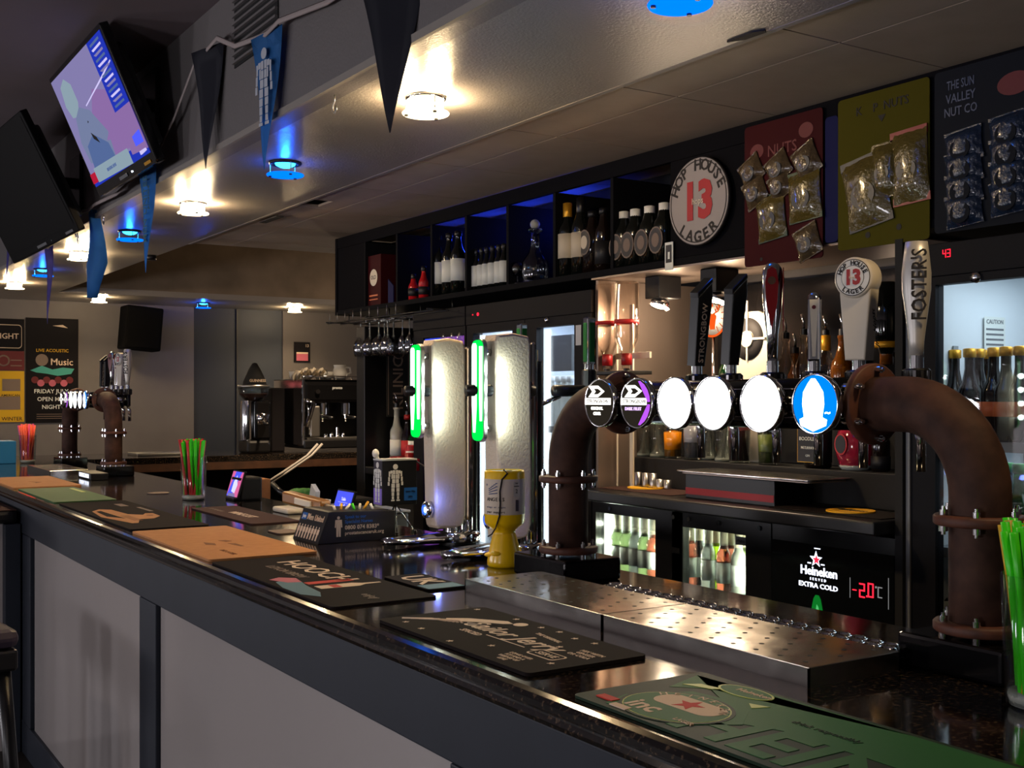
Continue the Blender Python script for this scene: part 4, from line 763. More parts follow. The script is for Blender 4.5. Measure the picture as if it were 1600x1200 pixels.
MB().lathe([(.032, .0145), (.078, .0145), (.078, .016), (.032, .016)], 'ink', F, 32).build('ring', t, True); MB().prism(rect(-.004, .004, -.08, .14), .004, 'offwhite', F @ TR(0, 0, .0165)).prism(rect(-.09, .09, -.004, .004), .004, 'offwhite', F @ TR(0, 0, .0165)).prism(circ(.03, 20), .006, 'offwhite', F @ TR(0, 0, .0165)).build('cross', t, True)
# drinks on the lower step
def tumbler(px, r, h, fill, lab, x=2.945, fh=.8, ice=False):
    t = thing('drink_glass', lab, 'glass', (x, yat(px, x), S1), 0, 'glasses on the bottle step')
    MB().lathe([(0, .0), (r * .88, 0), (r, h), (r * .95, h), (r * .84, .008), (0, .008)], 'glass', None, 24).build('tumbler', t, True)
    if fill: MB().lathe([(0, .009), (r * .84, .009), (r * (.84 + .11 * fh), h * fh), (0, h * fh)], fill, None, 24).build('drink', t, True)
    else: MB().lathe([(0, .0005), (r * .86, .0005), (r * .87, .014), (0, .010)], 'bottleclear', None, 24).build('thick_base', t, True)
    if ice: MB().ball(r * .5, (0, r * .3, h * fh), 'icecloud', seg=8).ball(r * .45, (-r * .2, -r * .35, h * fh + .01), 'icecloud', seg=8).build('ice', t, True)
tumbler(1006, .036, .14, None, 'empty tumbler, leftmost on the bottle step under the pipe'); tumbler(1027, .036, .15, None, 'empty tumbler just left of the orange juice'); tumbler(1051, .038, .15, 'juice', 'tumbler of orange juice on the bottle step', fh=.68); tumbler(1083, .040, .16, 'icecloud', 'tumbler of cloudy ice right of the orange juice', fh=.85, ice=True); tumbler(1107, .036, .15, None, 'empty tumbler between the cloudy ice and the reddish drink', 2.99); tumbler(1130, .036, .16, None, 'second empty tumbler right of the cloudy ice', 2.95); tumbler(1155, .042, .17, 'berry', 'tumbler of reddish brown drink on the bottle step', fh=.95, ice=True); tumbler(1200, .037, .13, 'limey', 'short jar of green liquid left of the gin bottle', fh=.8)
t = bottle('gin_bottle', 'gin bottle with square black gold-edged label on the bottle step', 'bottle', (2.955, yat(1278, 2.955), S1), .27, .046, .015, .62, 'bottlebrown', 'labelblack', (.02, .13), 'black')
b = MB(); F = FX(-.0478, 0, .01); b.prism(rect(-.046, .046, .01, .122), .0008, 'labelgold', F); b.prism(rect(-.0445, .0445, .0115, .1205), .0014, 'labelblack', F); b.text('BOODLES', .017, 'labelwhite', F @ TR(0, .088, .0016), sx=1.0); b.text('MULBERRY', .012, 'labelwhite', F @ TR(0, .058, .0016)); b.text('GIN', .011, 'labelwhite', F @ TR(0, .032, .0016)); b.build('front_label', t, True)
t = thing('pink_bottle', 'round flask of deep pink liqueur below the rusty elbow', 'bottle', (2.97, yat(1337, 2.97), S1), .0)
MB().lathe([(0, .006), (.03, .0), (.05, .012), (.062, .05), (.064, .09), (.056, .125), (.03, .155), (.018, .17), (.017, .22), (.021, .222), (.021, .24), (0, .24)], 'bottlepink', None, 26).build('glass_body', t, True)
MB().prism(circ(.026, 20, 0, 0, 1.35), .004, 'labelred', FX(-.0635, .004, .085, 0)).prism(circ(.021, 20, 0, 0, 1.4), .005, 'labelblack', FX(-.0635, .004, .085)).build('oval_label', t, True)
MB().lathe([(0, .001), (.045, .001), (.056, .014), (.05, .018), (0, .02)], 'bottleclear', None, 12).build('thick_base', t, True)
bottle('mixer_bottle', 'small clear dark-topped bottle right of the pink flask', 'bottle', (2.97, yat(1376, 2.97), S1), .17, .03, .012, .55, 'bottlebrown', 'labelblack', (.01, .05), 'black')
# worktop items
JX = 2.86
for k, (px, h) in enumerate(((997, .054), (1009, .054), (1020.5, .054), (1031, .034), (1043, .034))):
    b = MB(); b.lathe([(0, 0), (.0135, 0), (.0145, .003), (.0145, h), (.0135, h), (.0135, .004), (0, .004)], 'brushed', None, 20)
    tag(b.build('jigger'), '%s steel spirit measure beside the yellow mat, %s' % (('tall', 'short')[k > 2], ('leftmost of the three', 'middle of the three', 'rightmost of the three', 'left of the two', 'right of the two')[k]), 'measure', 'steel spirit measures').location = (JX, yat(px, JX), WZ + .0035)
for (px, py, lb) in ((1010, 764, 'round yellow bar mat beside the steel measures'), (1329, 801, 'round yellow bar mat alone on the right of the back worktop')):
    p = at(px, py, Z=WZ); t = thing('bar_mat', lb, 'mat', (p.x, p.y, WZ + .0035)); MB().cyl(.073, 0, .004, 'yellowmat', seg=36).build('disc', t, True); b = MB(); b.text('Bulmers', .05, 'ink', FT(0, 0, .0045), .0003, sx=.7, shear=.3); b.build('print', t, True)
tag(MB().box(-.10, .10, -.19, .24, 0, .003, 'rubberbrown', .001).build('bar_mat'), 'long brown ribbed mat under the steel measures and yellow mat', 'mat').location = (2.79, 3.33, WZ)
tag(MB().box(-.10, .08, -.22, .22, 0, .003, 'rubberblack', .001).build('bar_mat'), 'long black ribbed mat under the right-hand yellow mat', 'mat').location = (2.77, 2.42, WZ)
tag(MB().box(2.70, 2.88, 2.645, 3.07, WZ, 1.285, 'black', .002).box(2.698, 2.70, 2.647, 3.068, 1.215, 1.238, 'redbox').build('bar_box', loc=(2.79, 2.86, WZ)), 'long black box with a dark red stripe on the back worktop', 'box')
b = MB(); b.prism(rrect(-.30, .30, -.09, .09, .02), .004, 'bronzepanel', FT(2.79, 2.80, 1.2855)); b.prism(rrect(-.315, .315, -.105, .105, .025), .004, 'steel', FT(2.79, 2.80, 1.2935), .002); tag(b.build('serving_tray', loc=(2.79, 2.80, 1.2855)), 'shallow steel serving tray lying on the black striped box', 'tray')
# ------------------------------------------------------------------ under-counter coolers
def cabinet(b, x0, x1, y0, y1, z0, z1, th, out, inn):
    b.box(x1 - th, x1, y0, y1, z0, z1, out); b.box(x0, x1 - th, y0, y0 + th, z0, z1, out); b.box(x0, x1 - th, y1 - th, y1, z0, z1, out); b.box(x0, x1 - th, y0 + th, y1 - th, z0, z0 + th, out); b.box(x0, x1 - th, y0 + th, y1 - th, z1 - th, z1, out)
    e = .003
    b.box(x1 - th - e, x1 - th, y0 + th, y1 - th, z0 + th, z1 - th, inn); b.box(x0 + .03, x1 - th - e, y0 + th, y0 + th + e, z0 + th, z1 - th, inn); b.box(x0 + .03, x1 - th - e, y1 - th - e, y1 - th, z0 + th, z1 - th, inn); b.box(x0 + .03, x1 - th - e, y0 + th, y1 - th, z0 + th, z0 + th + e, inn); b.box(x0 + .03, x1 - th - e, y0 + th, y1 - th, z1 - th - e, z1 - th, inn)
def door(par, x, y0, y1, z0, z1, gy0, gy1, gz0, gz1, m='black', th=.03, handle=None):
    b = MB(); b.box(x, x + th, y0, gy0, z0, z1, m); b.box(x, x + th, gy1, y1, z0, z1, m); b.box(x, x + th, gy0, gy1, z0, gz0, m); b.box(x, x + th, gy0, gy1, gz1, z1, m)
    d = b.build('door', par); MB().box(x + .010, x + .014, gy0, gy1, gz0, gz1, 'pane').build('glass', d)
    if handle: MB().box(x - .02, x, *handle, 'brushed', .004).build('handle', d)
    return d
co2 = thing('bottle_cooler', 'black two door bottle cooler full of lit wine bottles under the back worktop', 'fridge', (3, 3.1, 0))
b = MB(); cabinet(b, BX + .032, 3.30, 2.66, YL - .004, .04, 1.148, .025, 'black', 'fridgewhite'); b.build('cabinet', co2)
g1 = (yat(1024), yat(931)); g2 = (yat(1165), yat(1050))
door(co2, BX, 3.09, YL - .004, .05, 1.147, g1[0], g1[1], .40, 1.108); door(co2, BX, 2.66, 3.085, .05, 1.147, g2[0], g2[1], .40, 1.098)
for z in (.875, .55): MB().box(BX + .06, 3.26, 2.69, YL - .035, z, z + .008, 'lightgrey').build('wire_shelf', co2)
b = MB(); b.box(BX + .04, BX + .055, g1[1] - .012, g1[1] + .0, .42, 1.10, 'fridgelightgreen'); b.box(BX + .04, BX + .055, g2[1] - .012, g2[1], .42, 1.09, 'fridgelightgreen'); b.box(3.255, 3.265, 2.75, 3.55, .9, 1.11, 'fridgelightgreen'); b.build('light_strip', co2)
b = MB()
for y in (3.5, 3.13, 3.05, 2.9, 2.71): b.cyl(.008, 0, .006, 'chrome', FX(BX, y, 1.128), 12)
b.box(BX - .002, BX, 3.10, 3.14, 1.0, 1.02, 'black'); b.build('lock', co2); MB().prism(rect(0, .05, 0, .028), .001, 'midgrey', FX(BX + .009, g2[0] + .055, 1.062)).text('rhino', .018, 'ink', FX(BX + .0078, g2[0] + .03, 1.076)).build('badge', co2)
for y in (g1[1] - .016, g2[1] - .016):
    for z in (.92, .99, 1.06): lamp('POINT', (2.735, y, z), .40, (244, 255, 228), .010)
for y in (g1[0] + .016, g2[0] + .016):
    for z in (.92, 1.0): lamp('POINT', (2.735, y, z), .30, (244, 255, 228), .010)
for y in (3.35, 2.88): lamp('POINT', (3.05, y, 1.08), 2.2, (240, 255, 225), .05); lamp('POINT', (2.90, y, .80), .8, (240, 255, 225), .05)
kinds = ['bottlewine', 'bottlewine', 'bottleclear', 'bottlewine', 'bottlerose']
for k, px in enumerate((965, 979, 993, 1007, 1021)):
    bottle('wine_bottle', 'white labelled wine bottle in the left cooler door, %s from the left' % ORD[k], 'bottle', (2.765, yat(px, 2.765), .884), .228, .026, .011, .54, kinds[k], 'labelwhite', (.03, .095), 'labelcream', 'wine in the left cooler door', foil=.06)
kinds = ['bottlerose', 'bottledark', 'bottleclear', 'bottlelime', 'bottlerose', 'bottlerose', 'bottleclear', 'bottlewine']
for k, px in enumerate((1079, 1093, 1107, 1120, 1131, 1143, 1154, 1164)):
    bottle('wine_bottle', 'white labelled wine bottle in the right cooler door, %s from the left' % ORD[k], 'bottle', (2.765 + .03 * (k % 2), yat(px, 2.765 + .03 * (k % 2)), .884), .228, .026, .011, .54, kinds[k], 'labelwhite', (.03, .10), 'labelcream', 'wine in the right cooler door', foil=.06)
for k, px in enumerate((992, 1006, 1020)): bottle('wine_bottle', 'lime green bottle on the low cooler shelf, %s from the left' % ORD[k], 'bottle', (2.78, yat(px, 2.78), .559), .30, .026, .015, .56, 'bottlelime', 'labelwhite', (.05, .13), 'printlime', 'lime bottles low in the cooler', foil=.03)
# extra cold cabinet
hc = thing('lager_cabinet', 'black chiller cabinet with lit white lettering, red star and red temperature reading', 'cabinet', (3, 2.4, 0))
MB().box(BX + .001, 3.3, YR + .002, 2.655, .04, 1.148, 'black').build('body', hc); MB().box(BX - .004, BX, YR + .01, 2.655, .06, 1.10, 'blackgloss', .001).build('glass_front', hc)
X0 = BX - .0045; b = MB()
def onf(px, py, rz=0): p = at(px, py, X=X0); return FX(X0, p.y, p.z, rz)
hw = yat(1247) - yat(1311)
b.text('Heineken', hw * .23, 'signwhite', onf(1279, 894), .0008, sx=1.02, bold=.03); b.text('SERVED', hw * .07, 'signwhite', onf(1278, 906), space=1.9); b.text('EXTRA COLD', hw * .125, 'signwhite', onf(1278, 916), .0008, sx=1.25, bold=.03); b.prism(star(.026), .0008, 'signwhite', onf(1275, 874)); b.prism(star(.016), .0014, 'signred', onf(1276, 875)); b.prism(rect(-.012, .012, 0, .003), .0006, 'signwhite', onf(1277, 858)); b.prism(rect(-.034, -.02, 0, .004), .0006, 'signwhite', onf(1275, 882)); b.prism(rect(.02, .034, 0, .004), .0006, 'signwhite', onf(1275, 882))
b.build('lit_sign', hc); b = MB()
p = at(1277, 930, X=X0); F = FX(X0, p.y, p.z); b.prism([(-.006, 0), (.006, 0), (.014, -.012), (.042, -.13), (-.042, -.13), (-.014, -.012)], .002, 'signgreen', F); b.prism([(0, -.028), (.006, -.035), (.030, -.13), (-.020, -.13)], .003, 'signgreen2', F); b.build('green_bottle_top', hc); b = MB()
segs = {'2': 'abged', '0': 'abcdef'}
def digit(b, ch, M, h, m):
    w = h * .5; t = h * .10; S = {'a': rect(0, w, h - t, h), 'g': rect(0, w, h / 2 - t / 2, h / 2 + t / 2), 'd': rect(0, w, 0, t), 'f': rect(0, t, h / 2, h), 'b': rect(w - t, w, h / 2, h), 'e': rect(0, t, 0, h / 2), 'c': rect(w - t, w, 0, h / 2)}
    for s in {'2': 'abged', '0': 'abcdef', '4': 'fgbc', '3': 'abgcd', 'C': 'afed', '-': 'g'}[ch]: b.prism(S[s], .0008, m, M)
dh = .042
for ch, px in (('-', 1332), ('2', 1342.5), ('0', 1356)): digit(b, ch, onf(px, 933 if ch != '-' else 929), dh if ch != '-' else .03, 'signred')
b.prism(rect(0, .005, 0, .005), .0008, 'signred', onf(1353.5, 933)); digit(b, 'C', onf(1371.5, 934), .032, 'signgrey'); b.prism(rrect(0, .006, 0, .006, .002), .0008, 'signgrey', onf(1367.5, 919)); b.prism(rect(0, .0015, -.03, .03), .0008, 'signgrey', onf(1328, 918)); b.prism(rect(0, .0015, -.05, .04), .0008, 'signgrey', onf(1388, 925)); b.build('temperature_display', hc)
MB().box(BX - .012, BX + .02, YR - .025, YR + .001, .04, 2.0, 'blackmatt').build('side_post', hc)
# ------------------------------------------------------------------ tall fridges
def tall(name, label, y0, y1, doors, gtop, led=None, light=None, zb=.1, gl=.55):
    f = thing(name, label, 'fridge', (3, (y0 + y1) / 2, 0)); b = MB(); cabinet(b, BX + .042, 3.36, y0, y1, .06, 1.975, .03, 'black', 'fridgewhite'); b.build('cabinet', f)
    MB().box(BX, BX + .041, y0, y1, 1.885, 1.975, 'fridgeblack', .002).build('header', f)
    for (a, c, g0, g1) in doors: door(f, BX + .004, a, c, .10, 1.884, g0, g1, zb + .1, gtop, 'fridgeblack', .036)
    for z in ((.52, .82, 1.12, 1.42)): MB().box(BX + .07, 3.30, y0 + .035, y1 - .035, z, z + .01, 'fridgegrey').box(BX + .062, BX + .07, y0 + .035, y1 - .035, z - .015, z + .012, 'midgrey').build('wire_shelf', f)
    return f
fr = tall('display_fridge', 'tall black display fridge with lit beer bottles at the right border', 1.42, YR - .027, [(1.425, YR - .030, 1.47, yat(1460))], 1.862)
b = MB(); digit(b, '4', FX(BX - .0005, yat(1473), at(1473, 403, X=BX).z), .022, 'signred'); digit(b, '3', FX(BX - .0005, yat(1480), at(1480, 402, X=BX).z), .022, 'signred'); b.cyl(.0035, 0, .001, 'signred', FX(BX - .0005, yat(1449), at(1449, 399, X=BX).z), 10); b.build('temperature_display', fr)
MB().lathe([(0, .012), (.014, .008), (.016, 0)], 'chrome', FX(BX + .004, yat(1524), 1.872), 16).build('lock', fr)
b = MB(); b.box(BX + .05, BX + .056, yat(1452), yat(1447), .2, 1.86, 'lightgrey'); b.box(BX - .002, BX + .004, yat(1422), yat(1416), .12, 1.88, 'midgrey'); b.build('door_trim', fr)
b = MB(); py = YR - .062
for x in (2.86, 3.2):
    b.box(x, x + .022, py - .004, py, .6, 1.70, 'fridgegrey')
    for k in range(34): b.box(x + .006, x + .016, py - .0052, py - .004, .66 + .03 * k, .672 + .03 * k, 'ink')
b.build('shelf_rail', f if False else fr)
b = MB(); M = frame((3.05, py - .005, 1.74), (1, 0, 0), (0, 0, 1)); b.prism(rect(-.05, .05, -.05, .05), .001, 'labelwhite', M); b.text('CAUTION', .018, 'midgrey', M @ TR(0, .035, .0012)); 
for k in range(4): b.prism(rect(-.042, .042, -.035 + .015 * k, -.029 + .015 * k), .0015, 'midgrey', M)
b.build('caution_label', fr)
MB().box(3.29, 3.325, 1.48, 2.05, 1.55, 1.78, 'fridgegrey', .004).build('fan_cover', fr)
lamp('AREA', (2.98, 1.8, 1.92), .8, (222, 240, 255), .35)
lamp('AREA', (2.98, 1.8, 1.38), .4, (222, 240, 255), .35)
b = MB(); b.box(BX + .08, BX + .10, 1.5, 2.08, 1.925, 1.935, 'fridgelight'); b.build('light_strip', fr)
w0 = None
for k, (px, x) in enumerate(((1492, 2.86), (1515, 2.82), (1529, 2.86), (1541, 2.95), (1553, 2.82), (1572, 2.80), (1594, 2.80))):
    lb = 'dark beer bottle with orange label on the top fridge shelf, %s from the left' % ORD[k]; loc = (x, yat(px, x), 1.43)
    w0 = bottle('beer_bottle', lb, 'bottle', loc, .255, .033, .0135, .52, 'bottlebrown', 'labelorange', (.07, .11), 'labelgold', 'dark bottles on the top fridge shelf') if k == 0 else dup(w0, loc, label=lb)
for k, (px, x) in enumerate(((1575, 2.84), (1592, 2.82), (1470, 2.86), (1553, 2.9))):
    lb = 'green glass beer bottle on the second fridge shelf, %s' % ('left of the pair by the border', 'right of the pair by the border', 'seen inside the rusty elbow', 'behind the pair by the border')[k]; loc = (x, yat(px, x), 1.13)
    w0 = bottle('beer_bottle', lb, 'bottle', loc, .24, .031, .0135, .52, 'bottlegreen', 'printgreen', (.06, .11), 'printgreen', 'green bottles on the second fridge shelf') if k == 0 else dup(w0, loc, label=lb)
for k, (px, x) in enumerate(((1470, 2.84), (1590, 2.84))): bottle('beer_bottle', 'pale labelled bottle on a low fridge shelf, %s of the rusty upright' % ('left', 'right')[k], 'bottle', (x, yat(px, x), .83), .24, .031, .0135, .52, 'bottlebrown', 'labelwhite', (.06, .14), 'labelgold')
Y1 = yat(727)
f2 = tall('display_fridge', 'tall black two door display fridge behind the frosted fonts', YL + .004, Y1 - .004, [(YL + .006, 4.098, yat(896), yat(837)), (4.102, Y1 - .006, yat(799), yat(738))], 1.845)
b = MB(); b.cyl(.008, 0, .002, 'signred', FX(BX - .0005, yat(747), 1.93), 12); b.cyl(.003, 0, .002, 'signred', FX(BX - .0005, yat(739), 1.93), 10); b.build('warning_light', f2); MB().lathe([(0, .014), (.012, .008), (.014, 0)], 'chrome', FX(BX + .004, yat(854), 1.872), 14).build('lock', f2)
b = MB(); b.box(BX + .05, BX + .075, yat(838), yat(838) + .03, .2, 1.84, 'fridgelight'); b.box(BX + .05, BX + .07, yat(738), yat(738) + .02, .2, 1.84, 'fridgelight'); b.build('light_strip', f2)
MB().box(2.95, 2.99, yat(893, 2.95), yat(858, 2.95), 1.67, 1.83, 'fan', .002).build('fan_cover', f2); MB().prism(rect(-.018, .018, -.04, .04), .001, 'lightgrey', FX(BX + .003, yat(903), 1.80)).build('sticker', f2)
lamp('AREA', (2.98, 3.86, 1.92), 3.0, (225, 240, 255), .3); lamp('AREA', (2.95, 3.86, 1.38), 2.0, (225, 240, 255), .3); lamp('AREA', (2.95, 3.86, 1.08), 1.6, (225, 240, 255), .3); lamp('AREA', (2.98, 4.35, 1.92), 1.6, (200, 215, 255), .3)
for k, px in enumerate((852, 862, 873, 882, 891)): bottle('mixer_bottle', 'small clear bottle on the top shelf of the two door fridge, %s from the left' % ORD[k], 'bottle', (2.84, yat(px, 2.84), 1.43),   .21, .0205, .012, .6, 'bottleclear', None, (.05, .1), 'lightgrey', 'clear bottles in the two door fridge')
for k, (px, m, l) in enumerate(((851, 'labelgold', 'yellow'), (863, 'labelgold', 'yellow'), (874, 'black', 'black and red'), (887, 'midgrey', 'silver'))):
    t = thing('drink_can', '%s drink can in the two door fridge, %s of the row' % (l, ('first', 'second', 'third', 'last')[k]), 'can', (2.80, yat(px, 2.8), 1.13), 0, 'cans in the two door fridge'); MB().lathe([(0, .004), (.020, 0), (.025, .008), (.025, .15), (.020, .16), (0, .158)], m, None, 20).build('can_body', t, True); MB().lathe([(.0252, .04), (.0256, .04), (.0256, .11), (.0252, .11)], ('labelorange', 'labelblack', 'labelred', 'labelwhite')[k], None, 20).build('print', t, True)
for k, px in enumerate((848, 859, 868)): bottle('beer_bottle', 'green bottle standing low in the two door fridge, %s from the left' % ORD[k], 'bottle', (2.81, yat(px, 2.81), .83), .25, .0225, .011, .52, 'bottlegreen', 'labelwhite', (.08, .13), 'printgreen', 'green bottles in the two door fridge')
for k, px in enumerate((748, 760)): bottle('beer_bottle', 'dark bottle with white label between the two frosted fonts, %s' % ('left', 'right')[k], 'bottle', (2.82, yat(px, 2.82), 1.13), .26, .03, .013, .55, 'bottledark', 'labelwhite', (.06, .13), 'labelred')
Y2 = yat(645)
f3 = tall('display_fridge', 'narrow black fridge with added glowing blue and purple shapes on its door, left of the frosted fonts', Y1 + .004, Y2, [(Y1 + .006, Y2 - .002, yat(726) + .012, yat(660))], 1.845)
b = MB(); F = FX(BX + .013, (yat(726) + yat(660)) / 2 + .005, 0); hw = (yat(660) - yat(726)) / 2 - .01; b.prism(rect(-hw, hw, 1.05, 1.84), .001, 'glowpurple', F); b.prism(rect(-hw, -hw * .2, 1.6, 1.84), .0015, 'glowblue', F); b.prism(circ(.07, 20, -hw * .35, 1.77, .6), .002, 'screenblue', F); b.prism(rect(hw * .35, hw * .75, 1.775, 1.79), .002, 'signwhite', F); b.prism(rect(hw * .4, hw * .75, 1.745, 1.76), .002, 'signwhite', F); b.prism(rect(hw * .86, hw, 1.1, 1.5), .002, 'posterpink', F); b.build('door_glow', f3)  # glowing blue and purple shapes added on the door glass
# ------------------------------------------------------------------ far end of the back bar: bottles, column, glass rack
bc = thing('back_counter', 'far stretch of black back counter with small bottles left of the fridges', 'counter', (3, 5.4, 0)); MB().box(BX - .05, 3.36, Y2 + .004, 5.555, 1.15, 1.19, 'black', .005).build('worktop', bc); MB().box(BX + .01, 3.36, Y2 + .004, 5.555, .02, 1.149, 'blackmatt').build('carcass', bc)
tag(MB().box(BX - .05, 3.36, 5.56, 5.66, .0, 1.93, 'black', .004).build('end_column', loc=(3, 5.6, 0)), 'dark full height end panel of the back bar below the wine glass rack', 'panel')
for k, (px, h, r, m, l, c, lb) in enumerate(((620, .31, .036, 'bottleclear', 'labelwhite', None, 'tall clear bottle below the vertical drinks sign'), (637, .27, .034, 'bottlebrown', 'labelred', 'redplastic', 'brown bottle with red cap left of the frosted fonts'), (648, .25, .034, 'bottlegreen', 'labelwhite', None, 'green bottle half hidden by the green light strip'))): bottle('spirit_bottle', lb, 'bottle', (2.80, yat(px, 2.80), 1.19), h, r, .015, .58, m, l, (.06, .14), c, pour=(k < 2))
for k, (px, h) in enumerate(((616, .06), (628, .065), (640, .085), (651, .06))):
    x = 2.70; tag(MB().lathe([(0, 0), (.020, 0), (.024, h), (.022, h), (.018, .004), (0, .004)], 'redplastic', None, 18).build('shot_cup'), 'red plastic cup on the far back counter, %s from the left' % ORD[k], 'cup', 'red cups on the far back counter').location = (x, yat(px, x), 1.19)
p = at(645, 690, X=3.0); tag(MB().cyl(.030, 0, .12, 'labelred', None, 18, .004).cyl(.0305, .04, .09, 'white', None, 18).build('drink_can'), 'red and white can behind the red plastic cups', 'can').location = (2.76, yat(643, 2.76), 1.19)
p0 = at(622, 590, Y=5.552); t = thing('drinks_sign', 'tall narrow dark sign with pale lettering running upwards', 'sign', (p0.x, 5.552, p0.z))
MB().box(-.068, .068, -.005, .005, -.21, .18, 'blackmatt', .001).build('board', t, True); b = MB(); b.text('KILINIC', .085, 'printdim', FY(0, -.0055, -.03, PI / 2)); b.prism(rect(-.063, -.059, -.20, .17), .0006, 'printdim', FY(0, -.0055, 0)); b.prism(rect(.059, .063, -.20, .17), .0006, 'printdim', FY(0, -.0055, 0)); b.lathe([(.03, 0), (.036, 0), (.036, .0006), (.03, .0006)], 'printdim', FY(0, -.0055, .135), 20); b.build('print', t, True)
rk = thing('glass_rack', 'black wire rack under the shelf with wine glasses hanging upside down', 'rack', (2.72, 5.5, 1.95)); b = MB()
for x in (2.62, 2.70, 2.78, 2.86): b.tube([(x, 4.75, 1.965), (x, 5.97, 1.965)], .004, 'black', 8)
for y in (4.78, 5.1, 5.45, 5.95): b.tube([(2.60, y, 1.970), (2.88, y, 1.970)], .004, 'black', 8)
for y in (4.78, 5.1, 5.45, 5.95): b.tube([(2.74, y, 1.970), (2.74, y, 2.0195)], .004, 'black', 8)
for k in range(9): b.tube([(2.61, 5.12 + .1 * k, 1.967), (2.61, 5.12 + .1 * k, 2.018)], .002, 'brushed', 6)
b.build('wire_frame', rk)
w0 = None
for k, (px, x) in enumerate(((564, 2.66), (578, 2.66), (592, 2.66), (606, 2.66), (615, 2.74), (601, 2.74), (629, 2.70), (640, 2.70), (697, 2.72), (710, 2.72), (722, 2.72))):
    lb = 'hanging wine glass on the wire rack, ' + ('first from the left in the front row', 'second from the left in the front row', 'third from the left in the front row', 'fourth from the left in the front row', 'behind the fourth of the front row', 'behind the third of the front row', 'narrow one left of the vertical sign top', 'narrow one right of the vertical sign top', 'near the left fridge, left of three', 'near the left fridge, middle of three', 'near the left fridge, right of three')[k]
    loc = (x, yat(px, x), 1.957)
    if k == 0:
        w0 = thing('wine_glass', lb, 'wine glass', loc, 0, 'hanging wine glasses'); MB().lathe([(0, .002), (.035, .002), (.035, -.001), (.006, -.006), (.0045, -.015), (.0045, -.075), (.012, -.085), (.033, -.105), (.042, -.135), (.041, -.155), (.034, -.185), (.033, -.185), (.0395, -.155), (.040, -.135), (.031, -.107), (.010, -.088), (0, -.086)], 'wineglass', None, 24).build('bowl', w0, True); MB().cyl(.0042, -.08, -.008, 'bottleclear', seg=10).ball(.006, (0, 0, -.083), 'bottleclear', seg=8).build('stem', w0, True)
    else: dup(w0, loc, label=lb, scale=(.62, .62, 1) if k >= 6 else None)
# ------------------------------------------------------------------ coffee corner
mx0 = at(455, 700, Y=8.55).x; mx1 = at(560, 700, Y=8.55).x
cm = thing('coffee_machine', 'black and chrome espresso machine with white cups on top', 'coffee machine', ((mx0 + mx1) / 2, 8.6, T))
b = MB(); b.box(mx0, mx1, 8.55, 8.92, T + .03, T + .56, 'black', .02); b.box(mx0 + .01, mx1 - .01, 8.32, 8.60, T + .38, T + .55, 'blackgloss', .03); b.box(mx0, mx1, 8.28, 8.60, T + .03, T + .10, 'black', .01); b.build('body', cm)
MB().box(mx0 - .012, mx0 + .015, 8.30, 8.9, T + .05, T + .57, 'chrome', .01).build('side_panel', cm); MB().box(mx1 - .015, mx1 + .012, 8.30, 8.9, T + .05, T + .57, 'blackgloss', .01).build('side_panel', cm)
b = MB(); b.box(mx0 + .03, mx1 - .03, 8.30, 8.54, T + .101, T + .112, 'brushed'); b.build('drip_tray', cm)
for k in range(2):
    x = mx0 + (mx1 - mx0) * (.36 + .34 * k); b = MB(); b.cyl(.036, T + .29, T + .39, 'chrome', TR(x, 8.42, 0), 20, .004); b.cyl(.032, T + .26, T + .29, 'chrome', TR(x, 8.42, 0), 20); b.tube([(x, 8.40, T + .275), (x + .01, 8.25, T + .265)], .013, 'black', 10); b.tube([(x, 8.42, T + .26), (x, 8.42, T + .235)], .010, 'chrome', 8); b.build('group_head', cm)
b = MB(); b.tube([(mx0 + .04, 8.34, T + .40), (mx0 + .035, 8.28, T + .30), (mx0 + .05, 8.30, T + .14)], .007, 'chrome', 8); b.tube([(mx1 - .04, 8.34, T + .40), (mx1 - .035, 8.28, T + .30), (mx1 - .05, 8.30, T + .18)], .007, 'chrome', 8); b.build('steam_wand', cm)
b = MB(); b.tube([(mx0 + .02, 8.30, T + .40), (mx0 + .08, 8.29, T + .38), (mx0 + .02, 8.29, T + .20)], .02, 'chrome', 12); b.build('steam_lever', cm); b = MB(); b.box(mx0 + .05, mx0 + .13, 8.282, 8.30, T + .12, T + .36, 'brushed', .01); b.build('front_trim', cm); b = MB(); b.text('pronto', .03, 'lightgrey', FY((mx0 + mx1) / 2, 8.318, T + .50)); b.cyl(.018, 0, .02, 'chrome', FY(mx0 + .12, 8.32, T + .47), 14); b.build('control_panel', cm)
b = MB(); b.box(mx0, mx1, 8.34, 8.9, T + .561, T + .565, 'steel'); b.tube([(mx0 + .01, 8.35, T + .59), (mx1 - .01, 8.35, T + .59)], .005, 'chrome', 8)
for k in range(5): b.tube([(mx0 + .02 + (mx1 - mx0 - .04) * k / 4, 8.35, T + .562), (mx0 + .02 + (mx1 - mx0 - .04) * k / 4, 8.35, T + .592)], .004, 'chrome', 6)
b.build('cup_rail', cm)
for k in range(4): b = MB(); b.ball(.012, (mx0 + .21 + .05 * k, 8.36, T + .13 + .012 * (k % 2)), 'chrome', seg=10); tag(b.cyl(.018, T + .113, T + .14 + .05 * (k == 2), 'chrome', TR(mx0 + .21 + .05 * k, 8.37, 0), 12).build('coffee_cup', loc=(mx0 + .21 + .05 * k, 8.37, T + .113)), 'small shiny metal cup on the espresso machine tray, %s from the left' % ORD[k], 'cup', 'metal cups on the espresso machine tray')
